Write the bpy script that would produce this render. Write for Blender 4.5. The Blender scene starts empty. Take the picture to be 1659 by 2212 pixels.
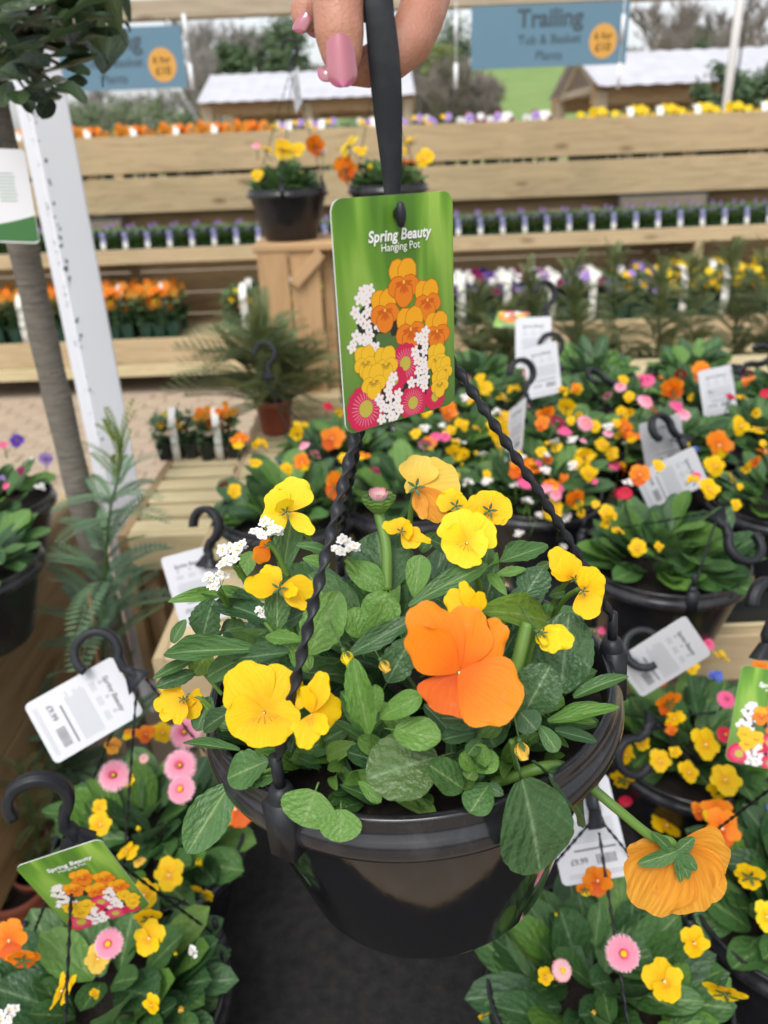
import bpy, math, random
from mathutils import Vector, Matrix, noise
random.seed(11)
R = math.radians
V = Vector
sc = bpy.context.scene
col = sc.collection

# ------------------------------------------------------------------ camera
# photo coordinates used below: 1659 x 2212 (the photograph scaled down)
PW, PH, FOC = 1659.0, 2212.0, 1664.0
CAM = V((0, 0, 1.35)); PITCH = R(25.0); ROLL = R(2.3)
_r0 = V((1, 0, 0)); _u0 = V((0, math.sin(PITCH), math.cos(PITCH))); CF = V((0, math.cos(PITCH), -math.sin(PITCH)))
CR = _r0*math.cos(ROLL) - _u0*math.sin(ROLL); CU = _r0*math.sin(ROLL) + _u0*math.cos(ROLL)
cd = bpy.data.cameras.new('camera'); cam = bpy.data.objects.new('camera', cd); col.objects.link(cam)
cam.matrix_world = Matrix(((CR.x, CU.x, -CF.x, CAM.x), (CR.y, CU.y, -CF.y, CAM.y), (CR.z, CU.z, -CF.z, CAM.z), (0, 0, 0, 1)))
cd.sensor_fit = 'HORIZONTAL'; cd.sensor_width = 26.0; cd.lens = 26.0*FOC/PW
cd.clip_start = 0.01; cd.clip_end = 2000
cd.dof.use_dof = True; cd.dof.focus_distance = 0.435; cd.dof.aperture_fstop = cd.lens/3.4
sc.camera = cam
# ------------------------------------------------------------------ sky, sun, exposure
SUN_EL, SUN_AZ = R(58), R(200)
w = bpy.data.worlds.new('World'); sc.world = w; w.use_nodes = True
nt = w.node_tree; bg = nt.nodes['Background']
sky = nt.nodes.new('ShaderNodeTexSky'); sky.sky_type = 'NISHITA'; sky.sun_disc = False
sky.sun_elevation = SUN_EL; sky.sun_rotation = SUN_AZ; sky.air_density = 1.0; sky.dust_density = 3.0; sky.ozone_density = 1.0
hs = nt.nodes.new('ShaderNodeHueSaturation'); hs.inputs['Saturation'].default_value = 0.22; hs.inputs['Value'].default_value = 1.25
nt.links.new(sky.outputs[0], hs.inputs['Color']); nt.links.new(hs.outputs[0], bg.inputs['Color'])
bg.inputs['Strength'].default_value = 0.15
sl = bpy.data.lights.new('sun', 'SUN'); sl.energy = 1.3; sl.angle = R(25); sl.color = (1, .97, .92)
so = bpy.data.objects.new('sun', sl); col.objects.link(so)
sd = V((math.sin(SUN_AZ)*math.cos(SUN_EL), math.cos(SUN_AZ)*math.cos(SUN_EL), math.sin(SUN_EL)))
so.rotation_euler = sd.to_track_quat('Z', 'Y').to_euler(); so.location = (0, -2, 6)
sc.view_settings.view_transform = 'Standard'; sc.view_settings.look = 'None'; sc.view_settings.gamma = 1.0
sc.view_settings.use_curve_mapping = False; sc.view_settings.exposure = 0.36
sc.render.engine = 'CYCLES'; sc.cycles.use_denoising = True
sc.cycles.max_bounces = 8; sc.cycles.transmission_bounces = 6; sc.cycles.transparent_max_bounces = 8

# ------------------------------------------------------------------ helpers: photo pixel -> direction / point
def ray(px, py): return CF + CR*((px-PW/2)/FOC) + CU*((PH/2-py)/FOC)
def pt(px, py, depth): return CAM + ray(px, py)*depth
def at_z(px, py, z):
    d = ray(px, py); return CAM + d*((z-CAM.z)/d.z)
def at_y(px, py, y):
    d = ray(px, py); return CAM + d*((y-CAM.y)/d.y)
def depth_of(p): return (p-CAM).dot(CF)
def px_m(n, p): return n*depth_of(p)/FOC          # n photo pixels at p, in metres
def proj(p):
    q = p-CAM; d = q.dot(CF); return (PW/2+FOC*q.dot(CR)/d, PH/2-FOC*q.dot(CU)/d)
def camdir(x, y, z): return (CR*x + CU*y - CF*z).normalized()   # z towards the camera
def rnd(a, b): return random.uniform(a, b)

# ------------------------------------------------------------------ helpers: scene
WM = {}
def link(o, parent=None, M=None):
    M = M or Matrix(); col.objects.link(o); WM[o.name] = M
    if parent is not None:
        o.parent = parent; o.matrix_basis = WM[parent.name].inverted() @ M
    else: o.matrix_basis = M
    return o
def tag(o, label, cat, group=None):
    o['label'] = label; o['category'] = cat
    if group: o['group'] = group
    return o
def thing(name, loc, label, cat, group=None):
    o = bpy.data.objects.new(name, None); o.empty_display_size = .05
    link(o, None, Matrix.Translation(loc)); return tag(o, label, cat, group)
def put(name, mesh, parent=None, M=None):
    return link(bpy.data.objects.new(name, mesh), parent, M)
def structure(o): o['kind'] = 'structure'; return o
def stuff(o): o['kind'] = 'stuff'; return o

class MB:
    def __init__(s): s.v = []; s.f = []; s.uv = []; s.m = []; s.mi = 0
    def face(s, idx, uvs=None):
        s.f.append(tuple(idx)); s.m.append(s.mi); s.uv.extend(uvs if uvs else [(0, 0)]*len(idx))
    def grid(s, pts, closed=False, uvf=None):
        b = len(s.v); n = len(pts); m = len(pts[0])
        for row in pts: s.v.extend(tuple(p) for p in row)
        for i in range(n-1):
            for j in range(m if closed else m-1):
                k = (j+1) % m
                q = ((i, j), (i, j+1), (i+1, j+1), (i+1, j))
                s.face((b+i*m+j, b+i*m+k, b+(i+1)*m+k, b+(i+1)*m+j), [((jj/(m if closed else m-1)), ii/(n-1)) for ii, jj in q])
    def tube(s, pts, rad, n=8, cap=True, twist=None, flat=1.0):
        pts = [V(p) for p in pts]; N = len(pts); rows = []
        if not hasattr(rad, '__len__'): rad = [rad]*N
        t0 = (pts[1]-pts[0]).normalized(); a = t0.orthogonal().normalized()
        for i, p in enumerate(pts):
            t = (pts[min(i+1, N-1)]-pts[max(i-1, 0)]).normalized()
            a = (a - t*a.dot(t)).normalized(); b = t.cross(a); th = twist[i] if twist else 0
            row = []
            for k in range(n):
                an = 2*math.pi*k/n; x = math.cos(an)*rad[i]; y = math.sin(an)*rad[i]*flat
                row.append(p + a*(x*math.cos(th)-y*math.sin(th)) + b*(x*math.sin(th)+y*math.cos(th)))
            rows.append(row)
        b0 = len(s.v); s.grid(rows, True)
        if cap: s.face(tuple(range(b0+n-1, b0-1, -1))); s.face(tuple(b0+(N-1)*n+k for k in range(n)))
    def lathe(s, prof, n=48, c=(0, 0, 0)):
        s.grid([[(c[0]+r*math.cos(2*math.pi*k/n), c[1]+r*math.sin(2*math.pi*k/n), c[2]+z) for k in range(n)] for r, z in prof], True)
    def box(s, a, b):
        i = len(s.v); x0, y0, z0 = a; x1, y1, z1 = b
        s.v += [(x0, y0, z0), (x1, y0, z0), (x1, y1, z0), (x0, y1, z0), (x0, y0, z1), (x1, y0, z1), (x1, y1, z1), (x0, y1, z1)]
        for f in ((3, 2, 1, 0), (4, 5, 6, 7), (0, 1, 5, 4), (1, 2, 6, 5), (2, 3, 7, 6), (3, 0, 4, 7)): s.face([i+k for k in f])
    def ball(s, c, r, n=10, sq=(1, 1, 1)):
        rows = []
        for i in range(n//2+1):
            th = math.pi*i/(n//2); rr = max(math.sin(th), 1e-3)
            rows.append([(c[0]+r*sq[0]*rr*math.cos(2*math.pi*k/n), c[1]+r*sq[1]*rr*math.sin(2*math.pi*k/n), c[2]-r*sq[2]*math.cos(th)) for k in range(n)])
        s.grid(rows, True)
    def mesh(s, name, mats, smooth=True):
        me = bpy.data.meshes.new(name); me.from_pydata(s.v, [], s.f)
        for m in (mats if isinstance(mats, (list, tuple)) else [mats]): me.materials.append(m)
        me.polygons.foreach_set('material_index', s.m); me.polygons.foreach_set('use_smooth', [smooth]*len(s.f))
        uv = me.uv_layers.new(name='UVMap'); uv.data.foreach_set('uv', [c for q in s.uv for c in q])
        me.update(); return me

# ------------------------------------------------------------------ materials
def mat(name, color, rough=.6, spec=.5, coat=0, sheen=0, metal=0):
    m = bpy.data.materials.new(name); m.use_nodes = True; p = m.node_tree.nodes['Principled BSDF']
    p.inputs['Base Color'].default_value = (*color, 1); p.inputs['Roughness'].default_value = rough
    p.inputs['Specular IOR Level'].default_value = spec; p.inputs['Coat Weight'].default_value = coat; p.inputs['Metallic'].default_value = metal
    return m
class NT:
    def __init__(s, m): s.t = m.node_tree; s.p = s.t.nodes['Principled BSDF']
    def n(s, typ, **kw):
        x = s.t.nodes.new('ShaderNode'+typ)
        for k, v in kw.items():
            if k in x.inputs: x.inputs[k].default_value = v
            else: setattr(x, k, v)
        return x
    def l(s, a, b): s.t.links.new(a, b)
    def ramp(s, fac, stops):
        r = s.n('ValToRGB'); e = r.color_ramp.elements
        while len(e) < len(stops): e.new(.5)
        for i, (p, c) in enumerate(stops): e[i].position = p; e[i].color = (*c, 1) if len(c) == 3 else c
        s.l(fac, r.inputs[0]); return r.outputs[0]
    def math(s, op, a, b=None, c=None, clamp=False):
        x = s.n('Math', operation=op, use_clamp=clamp)
        for i, q in enumerate((a, b, c)):
            if q is None: continue
            if isinstance(q, (int, float)): x.inputs[i].default_value = q
            else: s.l(q, x.inputs[i])
        return x.outputs[0]
    def mix(s, fac, a, b, typ='MIX'):
        x = s.n('MixRGB', blend_type=typ)
        for i, q in enumerate((fac, a, b)):
            if isinstance(q, (int, float)): x.inputs[i].default_value = q
            elif isinstance(q, tuple): x.inputs[i].default_value = (*q, 1)
            else: s.l(q, x.inputs[i])
        return x.outputs[0]
    def bump(s, h, strength=.3, dist=.002):
        b = s.n('Bump', Strength=strength, Distance=dist); s.l(h, b.inputs['Height']); s.l(b.outputs[0], s.p.inputs['Normal']); return b.outputs[0]
    def coord(s, which='Object', scale=(1, 1, 1)):
        c = s.n('TexCoord'); mp = s.n('Mapping'); mp.inputs['Scale'].default_value = scale
        s.l(c.outputs[which], mp.inputs[0]); return mp.outputs[0], mp
    def noise(s, vec, scale, detail=4, rough=.5, dist=0):
        x = s.n('TexNoise'); x.inputs['Scale'].default_value = scale; x.inputs['Detail'].default_value = detail
        x.inputs['Roughness'].default_value = rough; x.inputs['Distortion'].default_value = dist; s.l(vec, x.inputs['Vector']); return x.outputs['Fac']

def translucent(m, color_out, weight, normal=None):
    q = NT(m); out = [n for n in q.t.nodes if n.type == 'OUTPUT_MATERIAL'][0]
    tr = q.n('BsdfTranslucent'); mx = q.n('MixShader'); mx.inputs[0].default_value = weight
    q.l(color_out, tr.inputs['Color']); q.l(q.p.outputs[0], mx.inputs[1]); q.l(tr.outputs[0], mx.inputs[2]); q.l(mx.outputs[0], out.inputs['Surface'])

def leaf_mat(name, c1, c2, vein=(.24, .36, .13), rough=.42, trans=.22):
    m = mat(name, c1, rough, .45); q = NT(m)
    oi = q.n('ObjectInfo'); uv = q.n('UVMap'); sep = q.n('SeparateXYZ'); q.l(uv.outputs[0], sep.inputs[0])
    u = q.math('ABSOLUTE', q.math('SUBTRACT', sep.outputs[0], .5)); v = sep.outputs[1]
    vec, _ = q.coord('Object'); no = q.noise(vec, 3.5, 3)
    base = q.mix(q.math('ADD', q.math('MULTIPLY', oi.outputs['Random'], .75), q.math('MULTIPLY', no, .35), clamp=True), c1, c2)
    yel = q.math('GREATER_THAN', oi.outputs['Random'], .965)
    base = q.mix(q.math('MULTIPLY', yel, .2), base, (.20, .23, .03))
    mid = q.math('SMOOTH_MIN', 1.0, q.math('DIVIDE', .024, q.math('ADD', u, .010)), .1)
    mid = q.math('MULTIPLY', q.math('POWER', mid, 2.0, clamp=True), .75, clamp=True)
    lat = q.math('SINE', q.math('MULTIPLY', q.math('SUBTRACT', v, q.math('MULTIPLY', u, 1.15)), 27.0))
    latm = q.math('MULTIPLY', q.math('POWER', q.math('MAXIMUM', lat, 0.0), 16.0), .14)
    colr = q.mix(q.math('MAXIMUM', mid, latm), base, vein)
    # pale underside
    geo = q.n('NewGeometry'); colr = q.mix(q.math('MULTIPLY', geo.outputs['Backfacing'], .45), colr, (.16, .26, .12))
    q.l(colr, q.p.inputs['Base Color'])
    h = q.math('ADD', q.math('MULTIPLY', lat, .10), q.math('MULTIPLY', q.noise(vec, 9, 4), 1.4)); q.bump(h, .28, .02)
    rr = q.math('ADD', q.math('MULTIPLY', no, .25), rough-.14); q.l(rr, q.p.inputs['Roughness'])
    translucent(m, colr, trans); return m
LEAF_D = leaf_mat('leaf_deep_green', (.027, .080, .028), (.052, .126, .042), vein=(.19, .30, .15), rough=.34)
LEAF_M = leaf_mat('leaf_mid_green', (.044, .120, .028), (.072, .172, .045))
LEAF_L = leaf_mat('leaf_light_green', (.095, .22, .032), (.135, .275, .055), vein=(.2, .32, .1))
LEAF_Y = leaf_mat('leaf_yellow_green', (.12, .22, .015), (.16, .27, .03), vein=(.26, .35, .1), trans=.35)
LEAF_TREE = leaf_mat('leaf_leathery_dark', (.013, .032, .013), (.034, .066, .020), vein=(.07, .10, .03), rough=.33, trans=.12)
STEM = mat('stem_green', (.10, .20, .03), .5); STEM_D = mat('stem_dark_green', (.045, .11, .025), .5)
FEATHER = leaf_mat('feathery_bluegreen', (.12, .215, .125), (.18, .29, .18), vein=(.08, .15, .07), rough=.6)
FEATHER_O = leaf_mat('feathery_olive', (.105, .130, .042), (.175, .185, .065), vein=(.10, .13, .05), rough=.65)
FEATHER_L = leaf_mat('feathery_lime', (.14, .21, .012), (.20, .27, .02), vein=(.2, .28, .06), rough=.6)

def petal_mat(name, base, edge, throat, streak=.3, whisk=False, trans=.36, blotch=None):
    m = mat(name, base, .55, .3); q = NT(m); uv = q.n('UVMap'); sep = q.n('SeparateXYZ'); q.l(uv.outputs[0], sep.inputs[0])
    u = sep.outputs[0]; v = sep.outputs[1]
    c = q.ramp(v, [(.0, throat), (.16, throat), (.42, base), (1.0, edge)])
    cb = q.n('CombineXYZ'); q.l(q.math('MULTIPLY', u, 26.0), cb.inputs[0]); q.l(q.math('MULTIPLY', v, 2.2), cb.inputs[1])
    oi = q.n('ObjectInfo'); q.l(q.math('MULTIPLY', oi.outputs['Random'], 40.0), cb.inputs[2])
    ns = q.noise(cb.outputs[0], 1.0, 3); st = q.ramp(ns, [(.35, (0, 0, 0)), (.7, (1, 1, 1))])
    dk = tuple(x*y for x, y in zip(throat, (.85, .72, .7)))
    c = q.mix(q.math('MULTIPLY', st, streak), c, dk)
    if whisk:
        wv = q.math('POWER', q.math('MAXIMUM', q.math('SINE', q.math('MULTIPLY', u, 6.2832*6.5)), 0.0), 6.0)
        win = q.math('MULTIPLY', q.math('GREATER_THAN', v, .12), q.math('LESS_THAN', q.math('ADD', v, q.math('MULTIPLY', q.math('ABSOLUTE', q.math('SUBTRACT', u, .5)), .35)), .34))
        c = q.mix(q.math('MULTIPLY', q.math('MULTIPLY', wv, win), .9), c, (.10, .012, .004))
    if blotch:
        vec, _ = q.coord('Object'); b = q.ramp(q.noise(vec, 5, 5), [(.52, (0, 0, 0)), (.62, (1, 1, 1))])
        c = q.mix(q.math('MULTIPLY', q.math('MULTIPLY', b, q.math('GREATER_THAN', v, .7)), .7), c, blotch)
    c = q.mix(.12, c, q.mix(oi.outputs['Random'], base, edge)); c = q.mix(q.math('MULTIPLY', q.math('SUBTRACT', 1.0, v, clamp=True), .16), c, dk)
    q.l(c, q.p.inputs['Base Color']); q.bump(ns, .10, .03); translucent(m, c, trans); return m
P_YEL = petal_mat('petal_yellow', (.93, .60, .004), (.94, .66, .006), (.88, .46, .002), .25)
P_YELW = petal_mat('petal_yellow_whiskered', (.93, .59, .004), (.94, .66, .006), (.86, .42, .002), .25, True)
P_LEM = petal_mat('petal_lemon', (.93, .73, .012), (.94, .77, .03), (.88, .55, .004), .22)
P_LEMW = petal_mat('petal_lemon_whiskered', (.93, .73, .010), (.94, .77, .03), (.87, .52, .003), .22, True)
P_PALE = petal_mat('petal_pale_yellow', (.88, .62, .09), (.86, .64, .13), (.85, .48, .04), .35)
P_ORA = petal_mat('petal_orange', (.90, .24, .005), (.90, .30, .010), (.80, .15, .002), .20, blotch=(.75, .30, .14))
P_ORAD = petal_mat('petal_deep_orange', (.78, .13, .004), (.80, .16, .02), (.62, .07, .002), .30, blotch=(.62, .22, .12))
P_APR = petal_mat('petal_apricot', (.80, .36, .030), (.82, .42, .05), (.62, .22, .012), .75, blotch=(.55, .25, .10))
P_PUR = petal_mat('petal_purple', (.10, .03, .36), (.16, .06, .46), (.05, .01, .18), .3)
P_LIL = petal_mat('petal_lilac', (.45, .30, .70), (.58, .44, .80), (.30, .15, .55), .3)
P_MAG = petal_mat('petal_magenta', (.28, .012, .10), (.40, .02, .16), (.12, .005, .05), .3)
P_WHI = petal_mat('petal_white', (.80, .80, .84), (.86, .86, .88), (.75, .70, .45), .08, trans=.2)
P_BLU = petal_mat('petal_blue', (.08, .16, .66), (.14, .24, .78), (.04, .08, .4), .2)
def daisy_mat(name, inner, outer):
    m = mat(name, inner, .6, .3); q = NT(m); uv = q.n('UVMap'); sep = q.n('SeparateXYZ'); q.l(uv.outputs[0], sep.inputs[0])
    c = q.ramp(sep.outputs[1], [(0, inner), (.55, tuple((a+b)/2 for a, b in zip(inner, outer))), (1, outer)])
    q.l(c, q.p.inputs['Base Color']); translucent(m, c, .2); return m
D_PINK = daisy_mat('daisy_pink', (.80, .06, .22), (.90, .55, .64)); D_RED = daisy_mat('daisy_crimson', (.52, .006, .03), (.62, .02, .07))
D_ROSE = daisy_mat('daisy_rose', (.80, .05, .22), (.80, .16, .34)); D_PALE = daisy_mat('daisy_white_pink', (.86, .70, .68), (.86, .35, .40))
POLLEN = mat('pollen_yellow', (.80, .46, .01), .8); CREAM = mat('flower_eye_cream', (.82, .74, .48), .7)

def plastic(name, c, rough, scuff=.0):
    m = mat(name, c, rough, .5); q = NT(m); vec, mp = q.coord('Object', (1, 1, 1)); n1 = q.noise(vec, 40, 6, .65); n2 = q.noise(vec, 220, 3)
    s = q.ramp(n1, [(.50, (0, 0, 0)), (.72, (1, 1, 1))])
    q.l(q.mix(q.math('MULTIPLY', s, scuff), c, (.14, .14, .15)), q.p.inputs['Base Color'])
    q.l(q.math('ADD', q.math('MULTIPLY', n1, .16 if scuff else .04), rough), q.p.inputs['Roughness'])
    vz, _ = q.coord('Object', (60, 60, 14)); q.bump(q.math('ADD', q.noise(vz, 1.0, 2), q.math('MULTIPLY', n2, .05)), .09, .004); return m
POT = plastic('pot_gloss_black', (.010, .010, .012), .07); RIM = plastic('pot_rim_scuffed_black', (.014, .014, .017), .10, .16)
HOOK = plastic('hanger_black', (.012, .014, .018), .34, .12); HOOK.node_tree.nodes['Principled BSDF'].inputs['Specular IOR Level'].default_value = .3; POTB = plastic('pot_black', (.010, .010, .013), .22, .08)
def soil_mat():
    m = mat('potting_soil', (.018, .012, .008), .95); q = NT(m); vec, _ = q.coord('Object'); n = q.noise(vec, 160, 6, .7)
    q.l(q.ramp(n, [(.3, (.006, .004, .003)), (.6, (.022, .014, .009)), (.85, (.07, .045, .025))]), q.p.inputs['Base Color']); q.bump(n, .8, .01); return m
SOIL = soil_mat()
def wood_mat(name, a, b, knot=(.13, .07, .03), grain=1.0):
    m = mat(name, a, .75, .25); q = NT(m); oi = q.n('ObjectInfo'); tc = q.n('TexCoord'); add = q.n('VectorMath', operation='ADD')
    cb = q.n('CombineXYZ'); q.l(q.math('MULTIPLY', oi.outputs['Random'], 30.0), cb.inputs[0]); q.l(q.math('MULTIPLY', oi.outputs['Random'], 7.0), cb.inputs[1])
    q.l(tc.outputs['Object'], add.inputs[0]); q.l(cb.outputs[0], add.inputs[1])
    mp = q.n('Mapping'); mp.inputs['Scale'].default_value = (1.1, 11, 11); q.l(add.outputs[0], mp.inputs[0])
    n = q.noise(mp.outputs[0], 2.2*grain, 8, .6, 1.4); c = q.ramp(n, [(.28, b), (.5, a), (.72, tuple(min(1, x*1.14) for x in a))])
    mp2 = q.n('Mapping'); mp2.inputs['Scale'].default_value = (2.6, 7, 7); q.l(add.outputs[0], mp2.inputs[0])
    vo = q.n('TexVoronoi'); vo.inputs['Scale'].default_value = 1.0; q.l(mp2.outputs[0], vo.inputs['Vector'])
    k = q.ramp(vo.outputs['Distance'], [(.05, (1, 1, 1)), (.17, (0, 0, 0))]); c = q.mix(q.math('MULTIPLY', k, .75), c, knot)
    c = q.mix(q.math('MULTIPLY', oi.outputs['Random'], .22), c, b)
    st = q.noise(add.outputs[0], 3.0, 3); c = q.mix(q.math('MULTIPLY', q.ramp(st, [(.5, (0, 0, 0)), (.75, (1, 1, 1))]), .22), c, (.24, .25, .14))
    q.l(c, q.p.inputs['Base Color']); q.bump(n, .35, .004); return m
WOOD = wood_mat('pale_pine', (.49, .375, .225), (.36, .262, .145)); WOODW = wood_mat('warm_pine', (.52, .33, .17), (.40, .23, .11))
WOODB = wood_mat('brown_larch', (.34, .235, .125), (.20, .125, .062)); WOODG = wood_mat('weathered_timber', (.44, .37, .27), (.30, .24, .17))
WOODL = wood_mat('pale_slats', (.56, .47, .28), (.42, .33, .18))
def noisy(name, a, b, scale, rough=.9, detail=5, bump=.4, dist=.01, coord='Object'):
    m = mat(name, a, rough, .3); q = NT(m); vec, _ = q.coord(coord); n = q.noise(vec, scale, detail, .6)
    q.l(q.ramp(n, [(.3, a), (.7, b)]), q.p.inputs['Base Color'])
    if bump: q.bump(n, bump, dist)
    return m
MAT_BLACK = noisy('black_matting', (.006, .006, .007), (.020, .019, .018), 55, .85)
EARTH = noisy('brown_earth', (.055, .037, .024), (.12, .085, .055), 9, .95)
PAVE = noisy('paving_bed', (.31, .25, .18), (.40, .32, .24), 6, .9)
BRICK = noisy('paver_beige', (.34, .27, .19), (.46, .37, .27), 12, .9); BRICK2 = noisy('paver_pinkish', (.35, .265, .195), (.45, .35, .265), 12, .9)
WHITE = mat('white_card', (.74, .75, .78), .45); INK = mat('print_ink', (.17, .17, .18), .6); INKG = mat('print_grey', (.42, .43, .46), .6)
TERRA = noisy('terracotta_plastic', (.27, .075, .045), (.33, .10, .06), 30, .55, bump=.1)
TRAY = mat('tray_dark_green', (.008, .045, .028), .45); TRAYB = mat('tray_black', (.012, .016, .015), .5)
BANDW = mat('paper_band', (.72, .71, .66), .6); BANDP = mat('printed_label_lilac', (.34, .33, .62), .6)
def post_mat():
    m = mat('post_white_paint', (.80, .82, .88), .5); q = NT(m); vec, _ = q.coord('Object'); n = q.noise(vec, 5, 3)
    c = q.mix(q.ramp(n, [(.60, (0, 0, 0)), (.72, (1, 1, 1))]), (.80, .82, .88), (.48, .68, .84))
    n2 = q.noise(vec, 30, 6, .7); c = q.mix(q.ramp(n2, [(.70, (0, 0, 0)), (.76, (1, 1, 1))]), c, (.35, .37, .38)); q.l(c, q.p.inputs['Base Color']); return m
POSTW = post_mat()
CHIP = noisy('chipped_paint', (.02, .022, .022), (.12, .125, .125), 160, .9)
def bark_mat(name, a, b, sc=(8, 8, 2)):
    m = mat(name, a, .85, .2); q = NT(m); vec, _ = q.coord('Object', sc); n = q.noise(vec, 6, 6, .6, .6); q.l(q.ramp(n, [(.3, b), (.65, a)]), q.p.inputs['Base Color']); q.bump(n, .6, .01); return m
BARK = bark_mat('smooth_grey_bark', (.21, .19, .16), (.12, .11, .095), (4, 4, 30)); BARKD = bark_mat('brown_bark', (.13, .10, .08), (.07, .055, .045))
SKIN_ = mat('skin', (.45, .23, .155), .45, .4)
def skin_setup():
    q = NT(SKIN_); q.p.inputs['Subsurface Weight'].default_value = .25; q.p.inputs['Subsurface Radius'].default_value = (.004, .0014, .0008); q.p.inputs['Subsurface Scale'].default_value = 1.0
    vec, _ = q.coord('Object'); n = q.noise(vec, 90, 5, .6); n2 = q.noise(vec, 700, 3); n3 = q.noise(vec, 35, 2)
    c = q.ramp(n3, [(.35, (.40, .185, .12)), (.65, (.49, .25, .17))]); c = q.mix(q.math('MULTIPLY', n, .25), c, (.40, .14, .10)); q.l(c, q.p.inputs['Base Color'])
    vl, _ = q.coord('Object', (400, 400, 60)); q.bump(q.math('ADD', q.noise(vl, 1, 4), q.math('MULTIPLY', n2, .8)), .55, .0010)
skin_setup()
NAIL = mat('nail_gloss_pink', (.40, .125, .165), .12, .5, 1.0); NAILT = mat('nail_tip_rose', (.44, .10, .21), .12, .5, 1.0)
BLACKM = mat('black_frame', (.012, .012, .013), .4); CHALK = noisy('slate_panel', (.16, .13, .10), (.22, .18, .14), 7, .7)

# ------------------------------------------------------------------ prototypes: leaves and petals
def leaf_mesh(name, m, peak=.5, base=.0, nv=22, nu=6, scal=0, amp=.0, bow=.12, cup=.10, tip=1.0, wave=.0, seed=0, pet=0.0):
    rg = random.Random(seed); ph = rg.random()*6; rows = []; b = MB()
    for i in range(nv+1):
        v = i/nv
        if v < peak: wd = base + (1-base)*math.sin(math.pi/2*v/peak)**.85
        else: wd = max(0, 1-((v-peak)/(1-peak))**(2.0*tip))**.62
        if i == nv: wd = .02
        e = 1.0
        if scal: e = 1 - amp*(.6+.4*math.sin(v*5+ph))*(.5+.5*math.cos(2*math.pi*(v*scal+.12*math.sin(v*7+ph))))**1.6*(0 if v < .12 else 1)
        row = []
        for j in range(nu+1):
            u = 2*j/nu-1; uu = u
            x = .5*wd*uu*(e if abs(u) > .99 else 1)
            z = bow*4*v*(1-v)*.5 - cup*.5*(1-abs(u))*wd + wave*math.sin(v*9+ph+u*1.5)*abs(u)*wd
            row.append((x, v, z+cup*.25))
        rows.append(row)
    b.grid(rows)
    if pet: b.tube([(0, -pet, -.03), (0, -pet*.4, .0), (0, .02, 0)], [.02, .018, .014], 5)
    return b.mesh(name, m)
LM = {}
for cname, m in (('D', LEAF_D), ('M', LEAF_M), ('L', LEAF_L), ('Y', LEAF_Y)):
    for k in range(3):
        LM['scal'+cname+str(k)] = leaf_mesh('leaf_scalloped', m, .45, .10, 32, 6, 6+k, .10, .12+.05*k, .14, 1.0, .03, k, .2)
        LM['round'+cname+str(k)] = leaf_mesh('leaf_round', m, .48, .22, 34, 8, 7+k, .05, .10+.05*k, .12, 1.25, .03, k+9, .25)
        LM['spoon'+cname+str(k)] = leaf_mesh('leaf_spoon', m, .66, .13, 18, 6, 0, 0, .16, .12, 1.15, .02, k+5, .1)
        LM['lance'+cname+str(k)] = leaf_mesh('leaf_lance', m, .42, .28, 16, 6, 0, 0, .18+.08*k, .16, .8, .02, k+3)
        LM['low'+cname+str(k)] = leaf_mesh('leaf_oval', m, .55, .14, 7, 4, 0, 0, .16, .16, 1.1, .02, k+3)
        LM['lows'+cname+str(k)] = leaf_mesh('leaf_oval_scalloped', m, .5, .14, 16, 4, 5, .12, .16, .16, 1.1, .02, k+3)
for k in range(3): LM['tree'+str(k)] = leaf_mesh('leaf_obovate', LEAF_TREE, .60, .10, 14, 6, 0, 0, .10+.08*k, .16, 1.0, .02, k, .12)

def place_leaf(parent, key, b, t, wid, nrm, name='leaf'):
    y = t-b; L = y.length
    if L < 1e-5: return
    yh = y/L; n = nrm-yh*nrm.dot(yh)
    if n.length < 1e-3: n = yh.orthogonal()
    n.normalize(); x = yh.cross(n)
    M = Matrix(((x.x*wid, y.x, n.x*L, b.x), (x.y*wid, y.y, n.y*L, b.y), (x.z*wid, y.z, n.z*L, b.z), (0, 0, 0, 1)))
    return put(name, LM[key], parent, M)

def petal_grid(b, L, W, nv=8, nu=8, cup=.12, ruf=.03, seed=0, peak=.6, M=None, notch=.05, fold=0.0):
    rg = random.Random(seed); ph = rg.random()*6; k = rg.uniform(5, 8); rows = []
    for i in range(nv+1):
        v = i/nv; row = []
        for j in range(nu+1):
            u = 2*j/nu-1
            wd = W*(.06+.94*math.sin(math.pi/2*min(1, v/peak))**.9)
            # rounded end: points pull back towards the sides
            y = L*v*(1-.24*abs(u)**2.8*v - notch*math.exp(-(u/.16)**2)*v**5)
            x = .5*wd*u*(1-.10*v**6)*(1-.22*max(0, v-.7)/.3*abs(u)**2)
            z = cup*L*(v**2)*.9 - cup*L*.4*v + ruf*L*math.sin(k*u+ph)*v**2.5 + ruf*.5*L*math.sin(3*v+ph*2+u*3)*v - fold*L*(u*u)*v
            row.append(V((x, y, z)))
        rows.append(row)
    if M is not None: rows = [[M @ p for p in r] for r in rows]
    b.grid(rows)
PET = {}
def petal_mesh(key, m, L, W, **kw):
    b = MB(); petal_grid(b, L, W, **kw); PET[key] = b.mesh('petal', m)
PCOL = {'yel': (P_YEL, P_YEL, P_YELW), 'lem': (P_LEM, P_LEM, P_LEMW), 'pal': (P_PALE, P_PALE, P_PALE), 'ora': (P_ORA, P_ORA, P_ORAD), 'apr': (P_APR, P_APR, P_APR),
        'pur': (P_PUR, P_PUR, P_PUR), 'lil': (P_LIL, P_LIL, P_LIL), 'mag': (P_MAG, P_MAG, P_MAG), 'ory': (P_ORA, P_ORA, P_YEL), 'whi': (P_WHI, P_WHI, P_WHI)}
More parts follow.
